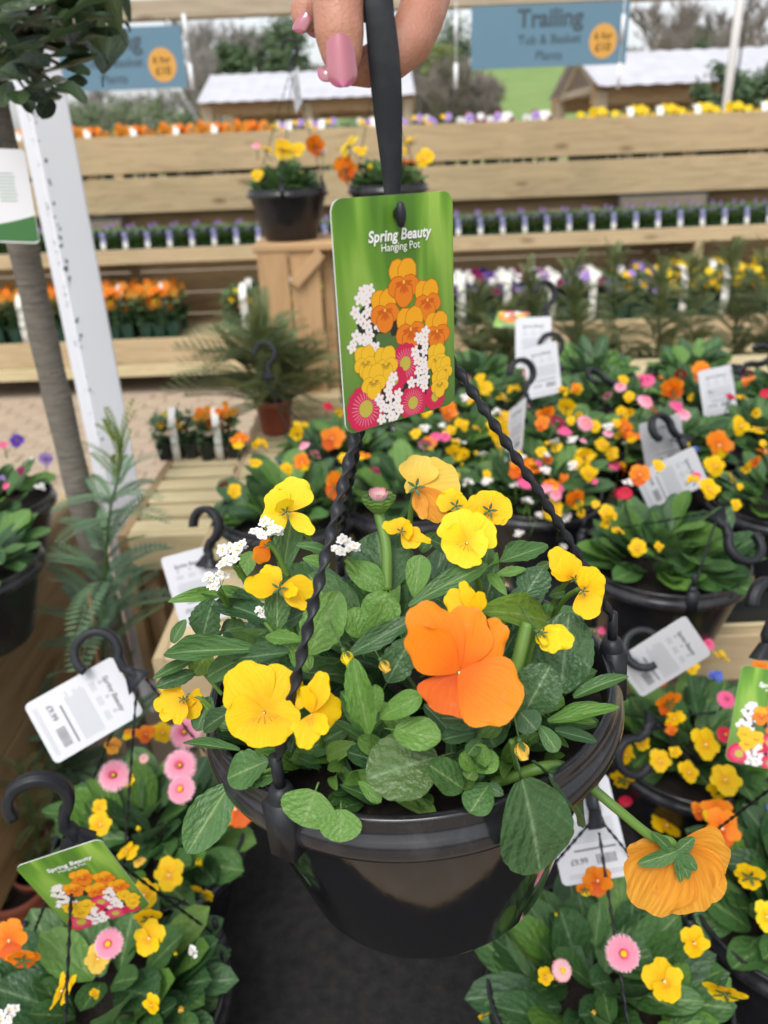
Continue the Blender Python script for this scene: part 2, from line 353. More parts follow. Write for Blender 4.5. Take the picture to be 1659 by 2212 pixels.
for c, (a, bb, d) in PCOL.items():
    for k in range(2):
        petal_mesh(c+'u'+str(k), a, .54, .60, seed=k, cup=-.10, ruf=.020, notch=.02)
        petal_mesh(c+'s'+str(k), bb, .50, .46, seed=k+4, cup=.10, ruf=.02, notch=.0)
        petal_mesh(c+'l'+str(k), d, .50, .66, seed=k+8, cup=-.08, ruf=.03, notch=.03)
LAY = [('u', 60, -.020, 1.0), ('u', 120, -.045, 1.0), ('s', -10, .020, 1.0), ('s', 190, .012, 1.0), ('l', 270, .040, 1.0)]
def eye_mesh(sepal=True, stem=.0):
    b = MB(); b.ball((0, .0, .03), .035, 8, (1, 1.2, .8)); b.mi = 1
    b.ball((0, -.035, .035), .022, 8)
    b.mi = 2; b.ball((0, 0, -.05), .06, 8, (1, 1, 1))
    if sepal:
        for k in range(5):
            Mx = Matrix.Rotation(2*math.pi*k/5+.3, 4, 'Z') @ Matrix.Translation((0, .03, -.06)) @ Matrix.Rotation(R(-14), 4, 'X')
            petal_grid(b, .30, .10, 4, 2, cup=.15, ruf=.05, seed=k, peak=.35, M=Mx, notch=0)
    return b.mesh('flower_centre', [CREAM, POLLEN, STEM_D])
EYE = eye_mesh(); EYE_F = eye_mesh(False)
def basis(nrm, up, roll=0.0):
    z = nrm.normalized(); x = up.cross(z)
    if x.length < 1e-3: x = z.orthogonal()
    x.normalize(); y = z.cross(x)
    return Matrix(((x.x, y.x, z.x, 0), (x.y, y.y, z.y, 0), (x.z, y.z, z.z, 0), (0, 0, 0, 1))) @ Matrix.Rotation(roll, 4, 'Z')
WORLD_UP = V((0, 0, 1))
def stem_tube(parent, pts, r0, r1=None, m=None, name='stem', n=6):
    b = MB(); k = 12; P = [V(p) for p in pts]; path = []
    # Catmull-Rom through the points
    Q = [P[0]*2-P[1]] + P + [P[-1]*2-P[-2]]
    for i in range(1, len(Q)-2):
        for j in range(k):
            t = j/k; a, b_, c, d = Q[i-1], Q[i], Q[i+1], Q[i+2]
            path.append(.5*((2*b_)+(c-a)*t+(2*a-5*b_+4*c-d)*t*t+(3*b_-a-3*c+d)*t**3))
    path.append(P[-1]); N = len(path); r1 = r1 or r0
    b.tube(path, [r0+(r1-r0)*i/(N-1) for i in range(N)], n)
    return put(name, b.mesh(name, m or STEM), parent)
def make_pansy(parent, c, pos, nrm, size, roll=0.0, spread=1.0, fold=0.0, stem_to=None, jitter=1.0, up=None):
    """flower (centre, calyx) with five petals as sub-parts"""
    M = Matrix.Translation(pos) @ basis(nrm, up or WORLD_UP, roll) @ Matrix.Scale(size, 4)
    fl = put('flower', EYE, parent, M)
    for kind, ang, dz, s in LAY:
        a = ang+rnd(-7, 7)*jitter; tilt = fold + {'u': -.10, 's': .16, 'l': .02}[kind] + rnd(-.16, .16)*jitter
        s2 = s*rnd(.95, 1.06)
        Mp = M @ Matrix.Rotation(R(a-90), 4, 'Z') @ Matrix.Translation((0, .015, dz)) @ Matrix.Rotation(tilt, 4, 'X') @ Matrix.Diagonal((s2*spread, s2, s2, 1))
        put('petal', PET[c+kind+str(random.randrange(2))], fl, Mp)
    if stem_to is not None:
        back = M @ V((0, 0, -.08)); d = (M.to_3x3() @ V((0, 0, -1))).normalized()
        stem_tube(parent, [back, back+d*size*.22-V((0, 0, size*.12)), (back+stem_to)/2 + V((0, 0, -size*.05)), stem_to], size*.028, size*.035)
    return fl
# one-mesh flowers for the farther pots
FL1 = {}
def joined_pansy(key, c, seed):
    rg = random.Random(seed); b = MB(); mats = []
    for i, (kind, ang, dz, s) in enumerate(LAY):
        m = PCOL[c][{'u': 0, 's': 1, 'l': 2}[kind]]
        if m not in mats: mats.append(m)
        b.mi = mats.index(m)
        Mx = Matrix.Rotation(R(ang-90+rg.uniform(-9, 9)), 4, 'Z') @ Matrix.Translation((0, .015, dz)) @ Matrix.Rotation({'u': -.10, 's': .18, 'l': .02}[kind]+rg.uniform(-.28, .24), 4, 'X')
        L, Wd = {'u': (.54, .60), 's': (.50, .46), 'l': (.50, .66)}[kind]
        petal_grid(b, L, Wd, 5, 4, cup={'u': -.1, 's': .1, 'l': -.08}[kind], ruf=.04, seed=seed+i, M=Mx)
    mats.append(CREAM); b.mi = len(mats)-1; b.ball((0, 0, .03), .045, 6)
    mats.append(STEM_D); b.mi = len(mats)-1; b.ball((0, 0, -.06), .08, 6); b.tube([(0, 0, -.06), (0, -.10, -.22), (0, -.6, -.35)], .03, 4)
    FL1[key] = b.mesh('flower', mats)
for c in PCOL:
    for k in range(3): joined_pansy(c+str(k), c, k*17+3)
def daisy(key, m, eye, seed, rings=6, n=54):
    rg = random.Random(seed); b = MB()
    for r in range(rings):
        r0 = .07+.03*r*(1 if eye > .06 else .3); r1 = .24+.26*(r+1)/rings; h = .20*(1-r/rings)
        for k in range(n):
            a = 2*math.pi*(k+rg.uniform(-.4, .4))/n + r*.07; ll = r1*rg.uniform(.94, 1.02); wd = .026
            ca, sa = math.cos(a), math.sin(a); rows = []
            for i, (t, wf, z) in enumerate(((0, .5, .02), (.55, 1.0, .085+h), (1, .35, h*.55-.01+rg.uniform(-.02, .02)))):
                rr = r0+(ll-r0)*t; rows.append([(ca*rr-sa*wd*wf*q, sa*rr+ca*wd*wf*q, z) for q in (-1, 1)])
            b.grid(rows)
    b.mi = 1
    if eye > 0: b.ball((0, 0, .16), eye, 10, (1, 1, .6))
    b.mi = 2; b.ball((0, 0, -.02), .20, 10, (1, 1, .5)); b.tube([(0, 0, -.05), (0, -.12, -.5), (0, -.3, -1.1)], .05, 5)
    FL1[key] = b.mesh('flower', [m, POLLEN, STEM_D])
daisy('dpk0', D_PINK, .10, 1); daisy('dpk1', D_PINK, .05, 2); daisy('dro0', D_ROSE, .0, 3); daisy('dre0', D_RED, .0, 4); daisy('dre1', D_RED, .08, 8); daisy('dwh0', D_PALE, .14, 5)
def cluster(key, m, seed, n=12):
    rg = random.Random(seed); b = MB()
    for i in range(n):
        c = V((rg.uniform(-.34, .34), rg.uniform(-.26, .26), rg.uniform(.0, .25))); Mx0 = Matrix.Translation(c) @ Matrix.Rotation(rg.uniform(-.6, .6), 4, 'X') @ Matrix.Rotation(rg.uniform(-.6, .6), 4, 'Y')
        b.mi = 0
        for k in range(5):
            petal_grid(b, .18, .17, 3, 4, cup=.1, ruf=.02, seed=k, M=Mx0 @ Matrix.Rotation(2*math.pi*k/5+i, 4, 'Z'), notch=0)
        b.mi = 1; b.ball(tuple(Mx0 @ V((0, 0, .01))), .025, 6)
        b.mi = 2; b.tube([Mx0 @ V((0, 0, -.01)), c*.5+V((0, 0, -.2)), V((0, 0, -.45))], .014, 4)
    b.tube([(0, 0, -.4), (.03, -.1, -1.0), (.0, -.25, -1.8)], .035, 5)
    FL1[key] = b.mesh('flower_cluster', [m, POLLEN, STEM])
for k in range(2): cluster('whi_c'+str(k), P_WHI, k+1); cluster('blu_c'+str(k), P_BLU, k+5)
FL1['bud0'] = None
def bud(key, c, seed):
    b = MB()
    for k in range(4):
        petal_grid(b, .6, .42, 5, 4, cup=.5, ruf=.06, seed=seed+k, M=Matrix.Rotation(k*math.pi/2, 4, 'Z') @ Matrix.Rotation(R(66), 4, 'X'))
    b.mi = 1; b.ball((0, 0, -.02), .10, 8)
    for k in range(5): petal_grid(b, .42, .16, 4, 2, cup=.3, ruf=.04, seed=k, peak=.4, M=Matrix.Rotation(2*math.pi*k/5, 4, 'Z') @ Matrix.Rotation(R(48), 4, 'X'), notch=0)
    b.tube([(0, 0, -.05), (.02, 0, -.5), (.05, 0, -1.1)], .035, 5); FL1[key] = b.mesh('flower_bud', [c, STEM_D])
bud('bud0', P_LEM, 3); bud('bud1', P_PALE, 9)

# ------------------------------------------------------------------ basket prototypes
RB = .130
def pot_profile(h=.1525, rb=.0818):
    return [(.0, -h+.006), (rb-.012, -h+.004), (rb-.008, -h), (rb, -h+.001), (rb+.003, -h+.006), (.1185, -.030), (.1195, -.0225)]
RIMPROF = [(.1180, -.0240), (.1278, -.0247), (.1292, -.0230), (.1300, -.0195), (.1296, -.0150), (.1278, -.0118), (.1258, -.0100), (.1250, -.0060), (.1256, -.0015), (.1248, .0), (.1215, .0), (.1200, -.002), (.1188, -.012), (.1178, -.027)]
def _m(prof, n, name, m):
    b = MB(); b.lathe(prof, n); return b.mesh(name, m)
POT_HI = _m(pot_profile(), 128, 'pot', POT); RIM_HI = _m(RIMPROF, 128, 'rim', RIM)
POT_LO = _m(pot_profile(), 48, 'pot', POTB); RIM_LO = _m(RIMPROF, 48, 'rim', RIM)
def soil_mesh(r, z):
    b = MB(); rows = []
    for i in range(14):
        rr = r*i/13+.0005
        rows.append([(rr*math.cos(2*math.pi*k/40), rr*math.sin(2*math.pi*k/40), z+.006*noise.noise(V((rr*60*math.cos(2*math.pi*k/40), rr*60*math.sin(2*math.pi*k/40), 3.0)))) for k in range(40)])
    b.grid(rows, True); return b.mesh('soil', SOIL)
SOIL_ME = soil_mesh(.1180, -.022)
CLIP = MB(); CLIP.box((-.0075, -.0075, -.030), (.0075, .005, .004)); CLIP.lathe([(.0005, .012), (.0055, .011), (.0072, .006), (.0074, .002)], 14); CLIP.tube([(0, 0, .008), (0, 0, .030)], .0030, 10); CLIP = CLIP.mesh('clip', HOOK)
def wire(parent, a, b, sag=.0, r=.0027, seg=70, turns=20, flat=.55, side=None, n=8):
    bb = MB(); pts = []; side = side or V((0, 0, 0))
    for i in range(seg+1):
        t = i/seg; pts.append(a.lerp(b, t) + (V((0, 0, -sag)) + side)*6.75*t*t*(1-t))
    bb.tube(pts, r, n, True, [math.pi*turns*i/seg for i in range(seg+1)], flat); return put('wire', bb.mesh('wire', HOOK), parent)
def ribbon(b, pts, widths, thick, side):
    rows = []; N = len(pts)
    for i, p in enumerate(pts):
        t = (pts[min(i+1, N-1)]-pts[max(i-1, 0)]).normalized(); s = (side-t*side.dot(t)).normalized(); nn = t.cross(s); w2 = widths[i]/2; h = thick/2; c = min(w2, h)*.45
        rows.append([p+s*w2*q[0]+nn*h*q[1] for q in ((1, -.55), (1, .55), (.86, 1), (.05, 1.0), (0, 1.12), (-.05, 1.0), (-.86, 1), (-1, .55), (-1, -.55), (-.86, -1), (.86, -1))])
    b0 = len(b.v); m = len(rows[0]); b.grid(rows, True); b.face(tuple(range(b0+m-1, b0-1, -1))); b.face(tuple(b0+(N-1)*m+k for k in range(m)))
def hook_proto():
    b = MB(); pts = []; wd = []
    for i in range(6): t = i/5; pts.append(V((.004*math.sin(t*3), t*.022, 0))); wd.append(.011+.002*t)
    c = V((-.004, .056, 0)); r = .0235
    S = V((.0, .022, 0)); 
    for i in range(26):
        a = R(-62 + 252*i/25); p = c+V((r*math.cos(a), r*math.sin(a), 0)); pts.append(p); wd.append(.0145-.002*i/25)
    ribbon(b, pts, wd, .0085, V((0, 0, 1)))
    b.grid([[(-.017, -.002, -.006), (.017, -.002, -.006), (.017, -.002, .006), (-.017, -.002, .006)], [(-.014, .002, -.006), (.014, .002, -.006), (.014, .002, .006), (-.014, .002, .006)], [(-.004, .015, -.005), (.006, .015, -.005), (.006, .015, .005), (-.004, .015, .005)]], True)
    return b.mesh('hook', HOOK)
HOOK_ME = hook_proto()

def dome_hit(c, px, py, s=1.0, rx=.132, rz=.135):
    """point on a plant dome (half ellipsoid over the rim centre c) seen at that pixel; nearest pass when missed"""
    d = ray(px, py).normalized(); o = CAM-c; k = V((1/(rx*s), 1/(rx*s), 1/(rz*s)))
    od = V((o.x*k.x, o.y*k.y, o.z*k.z)); dd = V((d.x*k.x, d.y*k.y, d.z*k.z)); A = dd.dot(dd); B = od.dot(dd); C = od.dot(od)-1; D = B*B-A*C
    t = -B/A if D < 0 else (-B-math.sqrt(D))/A
    return CAM+d*t, D
def basket(center, label, cat, group, seed, nleaf=70, hub=None, hookdir=None, hookside=None, flowers=(), lo=True, fs=1.0, leafpref='lo', rot=0.0, sag=.0, tall=1.0, cross=0):
    rg = random.Random(seed)
    t = thing('hanging_pot', center-V((0, 0, .155)), label, cat, group); M = Matrix.Translation(center) @ Matrix.Rotation(rot, 4, 'Z')
    put('pot', POT_LO, t, M); put('rim', RIM_LO, t, M); put('soil', SOIL_ME, t, M)
    for i in range(nleaf):
        a = rg.uniform(0, 6.283); rr = .105*math.sqrt(rg.random()); el = rg.random()
        b = center+V((rr*.75*math.cos(a), rr*.75*math.sin(a), -.012+.055*(1-rr/.12)*rg.random()*tall))
        L = rg.uniform(.045, .085); el = R(rg.uniform(5, 70)) if rr < .075 else R(rg.uniform(-12, 45))
        a2 = a+rg.uniform(-.7, .7); d = V((math.cos(a2)*math.cos(el), math.sin(a2)*math.cos(el), math.sin(el)))
        key = rg.choice(('low', 'low', 'lows'))+rg.choice('DDMMML')+str(rg.randrange(3))
        place_leaf(t, key, b, b+d*L, L*rg.uniform(.42, .62), V((d.x*-.3+rg.uniform(-.3, .3), d.y*-.3-.25+rg.uniform(-.3, .3), 1)))
    if hub is not None:
        for k in range(3):
            a = rot+2*math.pi*k/3+.5; p = center+V((.123*math.cos(a), .123*math.sin(a), .004))
            put('clip', CLIP, t, Matrix.Translation(p) @ Matrix.Rotation(a+math.pi/2, 4, 'Z'))
            wire(t, hub+V((.008*math.cos(a), .008*math.sin(a), 0)), p, sag, .0021, 40, 16, n=6)
        y = (hookdir or WORLD_UP).normalized(); z = hookside or V((0, -1, 0)); x = y.cross(z).normalized(); z = x.cross(y)
        put('hook', HOOK_ME, t, Matrix(((x.x, y.x, z.x, hub.x), (x.y, y.y, z.y, hub.y), (x.z, y.z, z.z, hub.z), (0, 0, 0, 1))))
    return t
def flower_on(t, center, px, py, size_px, kind, face=(0, .2, 1), roll=0.0, s=1.0, sep=False):
    p, D = dome_hit(center, px, py, s)
    size = px_m(size_px, p); n = camdir(*face)
    if sep and kind in PCOL:
        return make_pansy(t, kind, p, n, size, roll)
    key = kind if kind in FL1 else kind+str(random.randrange(3))
    if kind in ('whi_c', 'blu_c'): key = kind+str(random.randrange(2)); n = (n+WORLD_UP*1.2)
    elif kind.startswith('bud'): n = n*.3+WORLD_UP
    elif kind[0] == 'd': n = (n+WORLD_UP*.5)
    nm = 'flower_cluster' if '_c' in key else ('flower_bud' if kind.startswith('bud') else 'flower')
    o = put(nm, FL1[key], t, Matrix.Translation(p) @ basis(n, WORLD_UP, roll) @ Matrix.Scale(size, 4))
    return o

# ================================================================== SETTING
T1, T2 = .40, .63
def sheet(name, pts, m, z=None):
    b = MB(); b.v = [tuple(p) for p in pts]; b.face(tuple(range(len(pts)))); return structure(put(name, b.mesh(name, m)))
GRASS = noisy('field_grass', (.15, .235, .065), (.20, .285, .095), .35, .95, 6, 0)
sheet('ground', [(-400, -6, 0), (400, -6, 0), (400, 900, 0), (-400, 900, 0)], EARTH)
pav = sheet('paving', [(-6, -5, .004), (7, -5, .004), (7, 16, .004), (-6, 16, .004)], PAVE)
pb = MB(); pb.box((-.098, -.048, 0), (.098, .048, .010)); pbm = [pb.mesh('paver', BRICK, False), pb.mesh('paver', BRICK2, False)]
n_ = 0
for i in range(17):
    for j in range(17):
        x = -2.55+j*.205+(.10 if i % 2 else 0); y = 3.05+i*.105
        put('paver', pbm[1 if random.random() < .3 else 0], pav, Matrix.Translation((x+rnd(-.002, .002), y, .004+rnd(0, .002))) @ Matrix.Rotation(rnd(-.01, .01), 4, 'Z'))
def hill_z(x, y):
    t = min(1, max(0, (y-38)/110)); t = t*t*(3-2*t); s = .30+.70*min(1, max(0, (x+30)/45))
    return 13.5*t*s + .6*noise.noise(V((x*.04, y*.04, 0))) - .05
b = MB(); b.grid([[(-160+320*j/60, 24+280*(i/50)**1.4, hill_z(-160+320*j/60, 24+280*(i/50)**1.4)-(.3 if i == 0 else 0)) for j in range(61)] for i in range(51)])
structure(put('hill', b.mesh('hill', GRASS)))

def board(name, a, b, w, th, m, parent=None, up=WORLD_UP):
    """plank whose centre line runs a -> b, w along up, th across"""
    a = V(a); b = V(b); L = (b-a).length; x = (b-a)/L; z = (up-x*up.dot(x)).normalized(); y = z.cross(x); bv = min(.003, th*.2, w*.2)
    mb = MB(); hw, ht = w/2, th/2; ring = [(-ht+bv, -hw), (ht-bv, -hw), (ht, -hw+bv), (ht, hw-bv), (ht-bv, hw), (-ht+bv, hw), (-ht, hw-bv), (-ht, -hw+bv)]
    mb.grid([[(xx, p, q) for p, q in ring] for xx in (0, L)], True); mb.face(tuple(range(7, -1, -1))); mb.face(tuple(range(8, 16)))
    M = Matrix(((x.x, y.x, z.x, a.x), (x.y, y.y, z.y, a.y), (x.z, y.z, z.z, a.z), (0, 0, 0, 1)))
    return put(name, mb.mesh(name, m, False), parent, M)

# ---- low table with black matting (in front)
tb = thing('display_table', (.38, .6, 0), 'low wooden display table covered in black matting, under the nearest hanging pots', 'table')
mb = MB(); mb.box((-.445, .20, T1-.012), (1.25, 1.022, T1)); put('matting', mb.mesh('matting', MAT_BLACK, False), tb)
board('edge_board', (-.455, .20, T1-.055), (-.455, 1.03, T1-.055), .10, .02, WOODB, tb); board('edge_board', (-.465, .188, T1-.055), (1.26, .188, T1-.055), .10, .02, WOODB, tb)
for k in range(7): board('slat', (-.44, .27+k*.108, T1-.024), (1.25, .27+k*.108, T1-.024), .022, .095, WOODB, tb)
for x in (-.40, 1.2):
    for y in (.25, .98): board('leg', (x, y, 0), (x, y, T1-.036), .06, .06, WOODB, tb, V((0, 1, 0)))
# ---- second tier: slatted table
t2 = thing('slatted_table', (.8, 1.8, 0), 'raised slatted pine table crowded with flowering pots behind the held pot', 'table')
TX0, TX1, TY0, TY1 = -.36, 2.0, 1.045, 2.75
for k in range(19): y = TY0+.045+k*.092; board('slat', (TX0, y, T2-.009), (TX1, y, T2-.009), .018, .072, WOODL, t2)
board('edge_board', (TX0, TY0-.011, T2-.045), (TX1, TY0-.011, T2-.045), .09, .02, WOOD, t2); board('edge_board', (TX0-.011, TY0-.02, T2-.045), (TX0-.011, TY1, T2-.045), .09, .02, WOOD, t2)
for x in (TX0+.05, TX1-.05):
    for y in (TY0+.06, TY1-.1): board('leg', (x, y, 0), (x, y, T2-.02), .07, .07, WOOD, t2, V((0, 1, 0)))
mb = MB(); z0 = T2+.002
mb.box((.22, 1.058, z0), (.68, 1.50, z0+.006)); mb.box((.22, 1.058, z0+.006), (.228, 1.5, z0+.022)); mb.box((.672, 1.058, z0+.006), (.68, 1.5, z0+.022)); mb.box((.228, 1.058, z0+.006), (.672, 1.066, z0+.022))
tag(put('pot_tray', mb.mesh('pot_tray', TRAYB, False)), 'flat black plastic tray under a leafy pot on the slatted table', 'tray')
# ---- slatted table on the left, its fascia towards the camera
t3 = thing('slatted_bench', (-.3, 1.75, 0), 'pale slatted bench holding two small carry packs beside the white post', 'bench')
for k in range(7): y = 1.525+k*.078; board('slat', (-.55, y, T2-.012), (-.372, y, T2-.012), .024, .052, WOODL, t3); 
board('edge_board', (-.55, 1.487, T2-.045), (-.372, 1.487, T2-.045), .085, .02, WOODL, t3); board('side_board', (-.562, 1.478, T2-.19), (-.562, 2.06, T2-.19), .38, .022, WOODB, t3)
board('edge_board', (-.55, 2.075, T2-.045), (-.372, 2.075, T2-.045), .085, .02, WOODL, t3)
for y in (1.53, 2.03): board('leg', (-.53, y, 0), (-.53, y, T2-.025), .04, .04, WOODB, t3, V((0, 1, 0)))
for y in (1.53, 2.03): board('leg', (-.40, y, 0), (-.40, y, T2-.025), .04, .04, WOODB, t3, V((0, 1, 0)))
# ---- table on the far left, brown side board
t4 = thing('planter_table', (-1.1, 1.3, 0), 'timber table with a broad brown knotty side board left of the tree trunk', 'table')
board('side_board', (-.735, .55, T2-.13), (-.735, 1.78, T2-.13), .27, .024, WOODB, t4); board('side_board', (-.735, .55, T2-.385), (-.735, 1.78, T2-.385), .23, .024, WOODB, t4)
board('top_trim', (-.740, .55, T2+.014), (-.740, 1.78, T2+.014), .020, .034, WOOD, t4)
mb = MB(); mb.box((-1.7, .56, T2-.05), (-.749, 1.77, T2-.03)); put('matting', mb.mesh('matting', MAT_BLACK, False), t4)
for y in (.6, 1.72):
    for x in (-.775, -1.65): board('leg', (x, y, 0), (x, y, T2-.05), .05, .05, WOODB, t4, V((0, 1, 0)))

# ---- far tiered bench
YB = 4.83
def zy(y, *pp): return sum(at_y(px, py, y).z for px, py in pp)/len(pp)
bench = thing('tiered_bench', (0, YB, 0), 'long three-tier pine display bench of wide horizontal boards across the back', 'bench')
YA, YC = 5.46, 5.12
def rail(y, top, bot, x0=-3.4, x1=3.4, th=.045, m=WOOD, split=None):
    xs = [x0]+([split] if split is not None else [])+[x1]
    for i in range(len(xs)-1): board('rail', (xs[i]+(.002 if i else 0), y+th/2, (top+bot)/2), (xs[i+1]-.002, y+th/2, (top+bot)/2), top-bot, th, m, bench)
Aj = at_y(765, 300, YA).x
A_t = zy(YA, (140, 302), (1650, 238)); A_b = zy(YA, (140, 380), (1650, 322)); rail(YA, A_t, A_b, split=Aj)
B_t = zy(YA, (140, 391), (1650, 331)); B_b = zy(YA, (140, 466), (1600, 410)); rail(YA, B_t, B_b)
C_t = zy(YC, (250, 541), (1100, 508)); C_b = zy(YC, (250, 575), (1100, 536)); rail(YC, C_t, C_b, m=WOOD)
D_t = zy(YB, (300, 735), (30, 745)); D_b = zy(YB, (300, 787), (30, 797)); rail(YB, D_t, D_b)
rail(YB-.022, D_b-.004, D_b-.075, th=.07, m=WOODL)
S1Z, S2Z, S3Z = D_t-.035, C_t-.062, A_b-.040
for k in range(8): board('shelf_board', (-3.4, YB+.10+k*.104, S1Z), (3.4, YB+.10+k*.104, S1Z), .02, .095, WOODL, bench)
for k in range(3): board('shelf_board', (-3.4, YC+.10+k*.104, S2Z), (3.4, YC+.10+k*.104, S2Z), .02, .095, WOODL, bench)
for k in range(6): board('shelf_board', (-3.4, YA+.105+k*.104, S3Z), (3.4, YA+.105+k*.104, S3Z), .02, .095, WOODL, bench)
for x in (-2.95, at_y(183, 530, YC).x, at_y(960, 500, YC).x, at_y(1518, 480, YC).x, 3.0):
    board('upright', (x, YC+.021, D_b), (x, YC+.021, C_b-.001), .05, .04, WOOD, bench, V((1, 0, 0))); board('upright', (x, YA+.07, C_t), (x, YA+.07, A_t-.03), .07, .045, WOOD, bench, V((1, 0, 0)))
    board('upright', (x, 6.1, 0), (x, 6.1, A_t-.03), .07, .05, WOOD, bench, V((1, 0, 0))); board('upright', (x, 5.0, 0), (x, 5.0, D_b), .07, .07, WOODB, bench, V((1, 0, 0)))
for k in range(7): board('back_board', (-3.4, YA+.14, .14+k*.148), (3.4, YA+.14, .14+k*.148), .14, .02, WOODB, bench)
pp = at_y(1335, 800, 4.9); board('upright', (pp.x, 4.86, 0), (pp.x, 4.86, D_b), .10, .05, WOOD, bench, V((1, 0, 0)))
# ---- slate boards hanging under the second rail
for (x0, x1, y0, y1), lab in (((1336, 1526, 413, 458), 'black framed slate board under the bench rail, right of the green tag'), ((160, 271, 468, 512), 'black framed slate board under the bench rail, next to the white post')):
    a = at_y(x0, y0, YA-.01); c = at_y(x1, y1, YA-.01); s = thing('slate_sign', (a.x, YA-.01, c.z), lab, 'sign', 'slate boards on the bench')
    zc = (a.z+c.z)/2-.005; h = .125; ww = c.x-a.x; Mx = Matrix.Translation(((a.x+c.x)/2, YA-.018, zc)) @ Matrix.Rotation(R(-12), 4, 'X')
    mb = MB(); mb.box((-ww/2, -.004, -h/2), (ww/2, .004, h/2)); put('panel', mb.mesh('panel', CHALK, False), s, Mx)
    mb = MB(); f = .014
    mb.box((-ww/2, -.010, -h/2), (-ww/2+f, -.0042, h/2)); mb.box((ww/2-f, -.010, -h/2), (ww/2, -.0042, h/2)); mb.box((-ww/2+f, -.010, -h/2), (ww/2-f, -.0042, -h/2+f)); mb.box((-ww/2+f, -.010, h/2-f), (ww/2-f, -.0042, h/2)); put('frame', mb.mesh('frame', BLACKM, False), s, Mx)

# ---- small carry packs on the bench
def pack_meshes():
    out = {}
    mb = MB()
    for i in range(3):
        for j in range(2):
            cx, cy = -.041+.041*i, -.021+.042*j
            mb.grid([[(cx+sx*r, cy+sy*r, z) for sx, sy in ((-1, -1), (1, -1), (1, 1), (-1, 1))] for r, z in ((.013, 0), (.0195, .052), (.0205, .054))], True); i0 = len(mb.v); mb.v += [(cx+sx*.0195, cy+sy*.0195, .046) for sx, sy in ((-1, -1), (1, -1), (1, 1), (-1, 1))]; mb.face((i0, i0+1, i0+2, i0+3))
    out['trayg'] = mb.mesh('tray', TRAY, False); out['trayb'] = mb.mesh('tray', TRAYB, False)
    for nm, m, h in (('fol', LEAF_M, .07), ('folL', LEAF_L, .075), ('folD', LEAF_D, .08)):
        rg = random.Random(4); mb = MB()
        for k in range(260):
            x, y, z = rg.uniform(-.06, .06), rg.uniform(-.042, .042), .048+h*rg.random()**1.3; a = rg.uniform(0, 6.28); L = rg.uniform(.016, .032)
            d = V((math.cos(a), math.sin(a), rg.uniform(-.2, .8)))*L; s = V((-math.sin(a), math.cos(a), rg.uniform(-.3, .3)))*L*.42; p = V((x, y, z)); i0 = len(mb.v)
            mb.v += [tuple(p), tuple(p+d*.5+s), tuple(p+d), tuple(p+d*.5-s)]; mb.face((i0, i0+1, i0+2, i0+3), [(.5, 0), (1, .5), (.5, 1), (0, .5)])
        out[nm] = mb.mesh('foliage', m)
    # paper band looped over the pack, and a plain upright label
    mb = MB(); pts = [V((-.0, -.046, .0)), V((0, -.047, .05)), V((0, -.044, .10))]
    for i in range(9): a = R(180-180*i/8); pts.append(V((0, .044*math.cos(a), .122+.034*math.sin(a))))
    pts += [V((0, .046, .08)), V((0, .046, .04))]; ribbon(mb, pts, [.022]*len(pts), .0012, V((1, 0, 0))); out['band'] = mb.mesh('band', BANDW)
    mb = MB(); rows = [[(sx*.012, -.048-.006*math.sin(z*40), z) for sx in (-1, 1)] for z in (.045, .06, .075)]; mb.grid(rows); mb.mi = 1
    mb.grid([[(sx*.012, -.048-.006*math.sin(z*40), z) for sx in (-1, 1)] for z in (.075, .10, .122)]); out['lab'] = mb.mesh('label_card', [BANDW, BANDP]); 
    return out
PK = pack_meshes()
BL = {}
def blooms(key, cols, n, h0, h1, s0, s1, seed):
    rg = random.Random(seed); mb = MB(); mats = []
    for i in range(n):
        c = rg.choice(cols); m = PCOL[c][0]
        if m not in mats: mats.append(m)
        mb.mi = mats.index(m); p = V((rg.uniform(-.058, .058), rg.uniform(-.045, .040), rg.uniform(h0, h1))); s = rg.uniform(s0, s1)
        Mx = Matrix.Translation(p) @ basis(V((rg.uniform(-.5, .5), -1, rg.uniform(0, .8))), WORLD_UP, rg.uniform(-.4, .4)) @ Matrix.Scale(s, 4)
        for kind, ang, dz, q in LAY: petal_grid(mb, .52, .58, 2, 2, cup=.05, ruf=.03, seed=i, M=Mx @ Matrix.Rotation(R(ang-90), 4, 'Z') @ Matrix.Translation((0, 0, dz)))
    BL[key] = mb.mesh('blooms', mats)
blooms('amber', ['ory', 'apr', 'ora', 'yel'], 34, .085, .16, .020, .030, 1); blooms('yellow', ['yel', 'lem', 'yel'], 22, .09, .15, .022, .032, 2)
blooms('lilac', ['lil', 'whi', 'lil', 'mag'], 26, .09, .15, .022, .034, 3); blooms('violet', ['pur', 'whi', 'lil', 'mag'], 24, .09, .15, .022, .032, 4)
blooms('white', ['whi', 'whi', 'lil', 'yel'], 24, .09, .15, .02, .03, 5); blooms('mixed', ['yel', 'lil', 'ory', 'lem'], 14, .085, .13, .018, .026, 6); blooms('few', ['pur', 'pur', 'lil', 'ory', 'whi'], 8, .115, .155, .018, .028, 7)
for o in BL.values(): pass
def pack(x, y, z, bloom, label, group, tray='trayg', fol='fol', front='band', rz=0.0, sc=1.0):
    t = thing('carry_pack', (x, y, z), label, 'plant pack', group); M = Matrix.Translation((x, y, z)) @ Matrix.Rotation(rz, 4, 'Z') @ Matrix.Scale(sc, 4)
    put('tray', PK[tray], t, M); stuff(put('foliage', PK[fol], t, M))
    if bloom: stuff(put('blooms', BL[bloom], t, M))
    if front: put('band' if front == 'band' else 'label_card', PK[front], t, M)
    return t
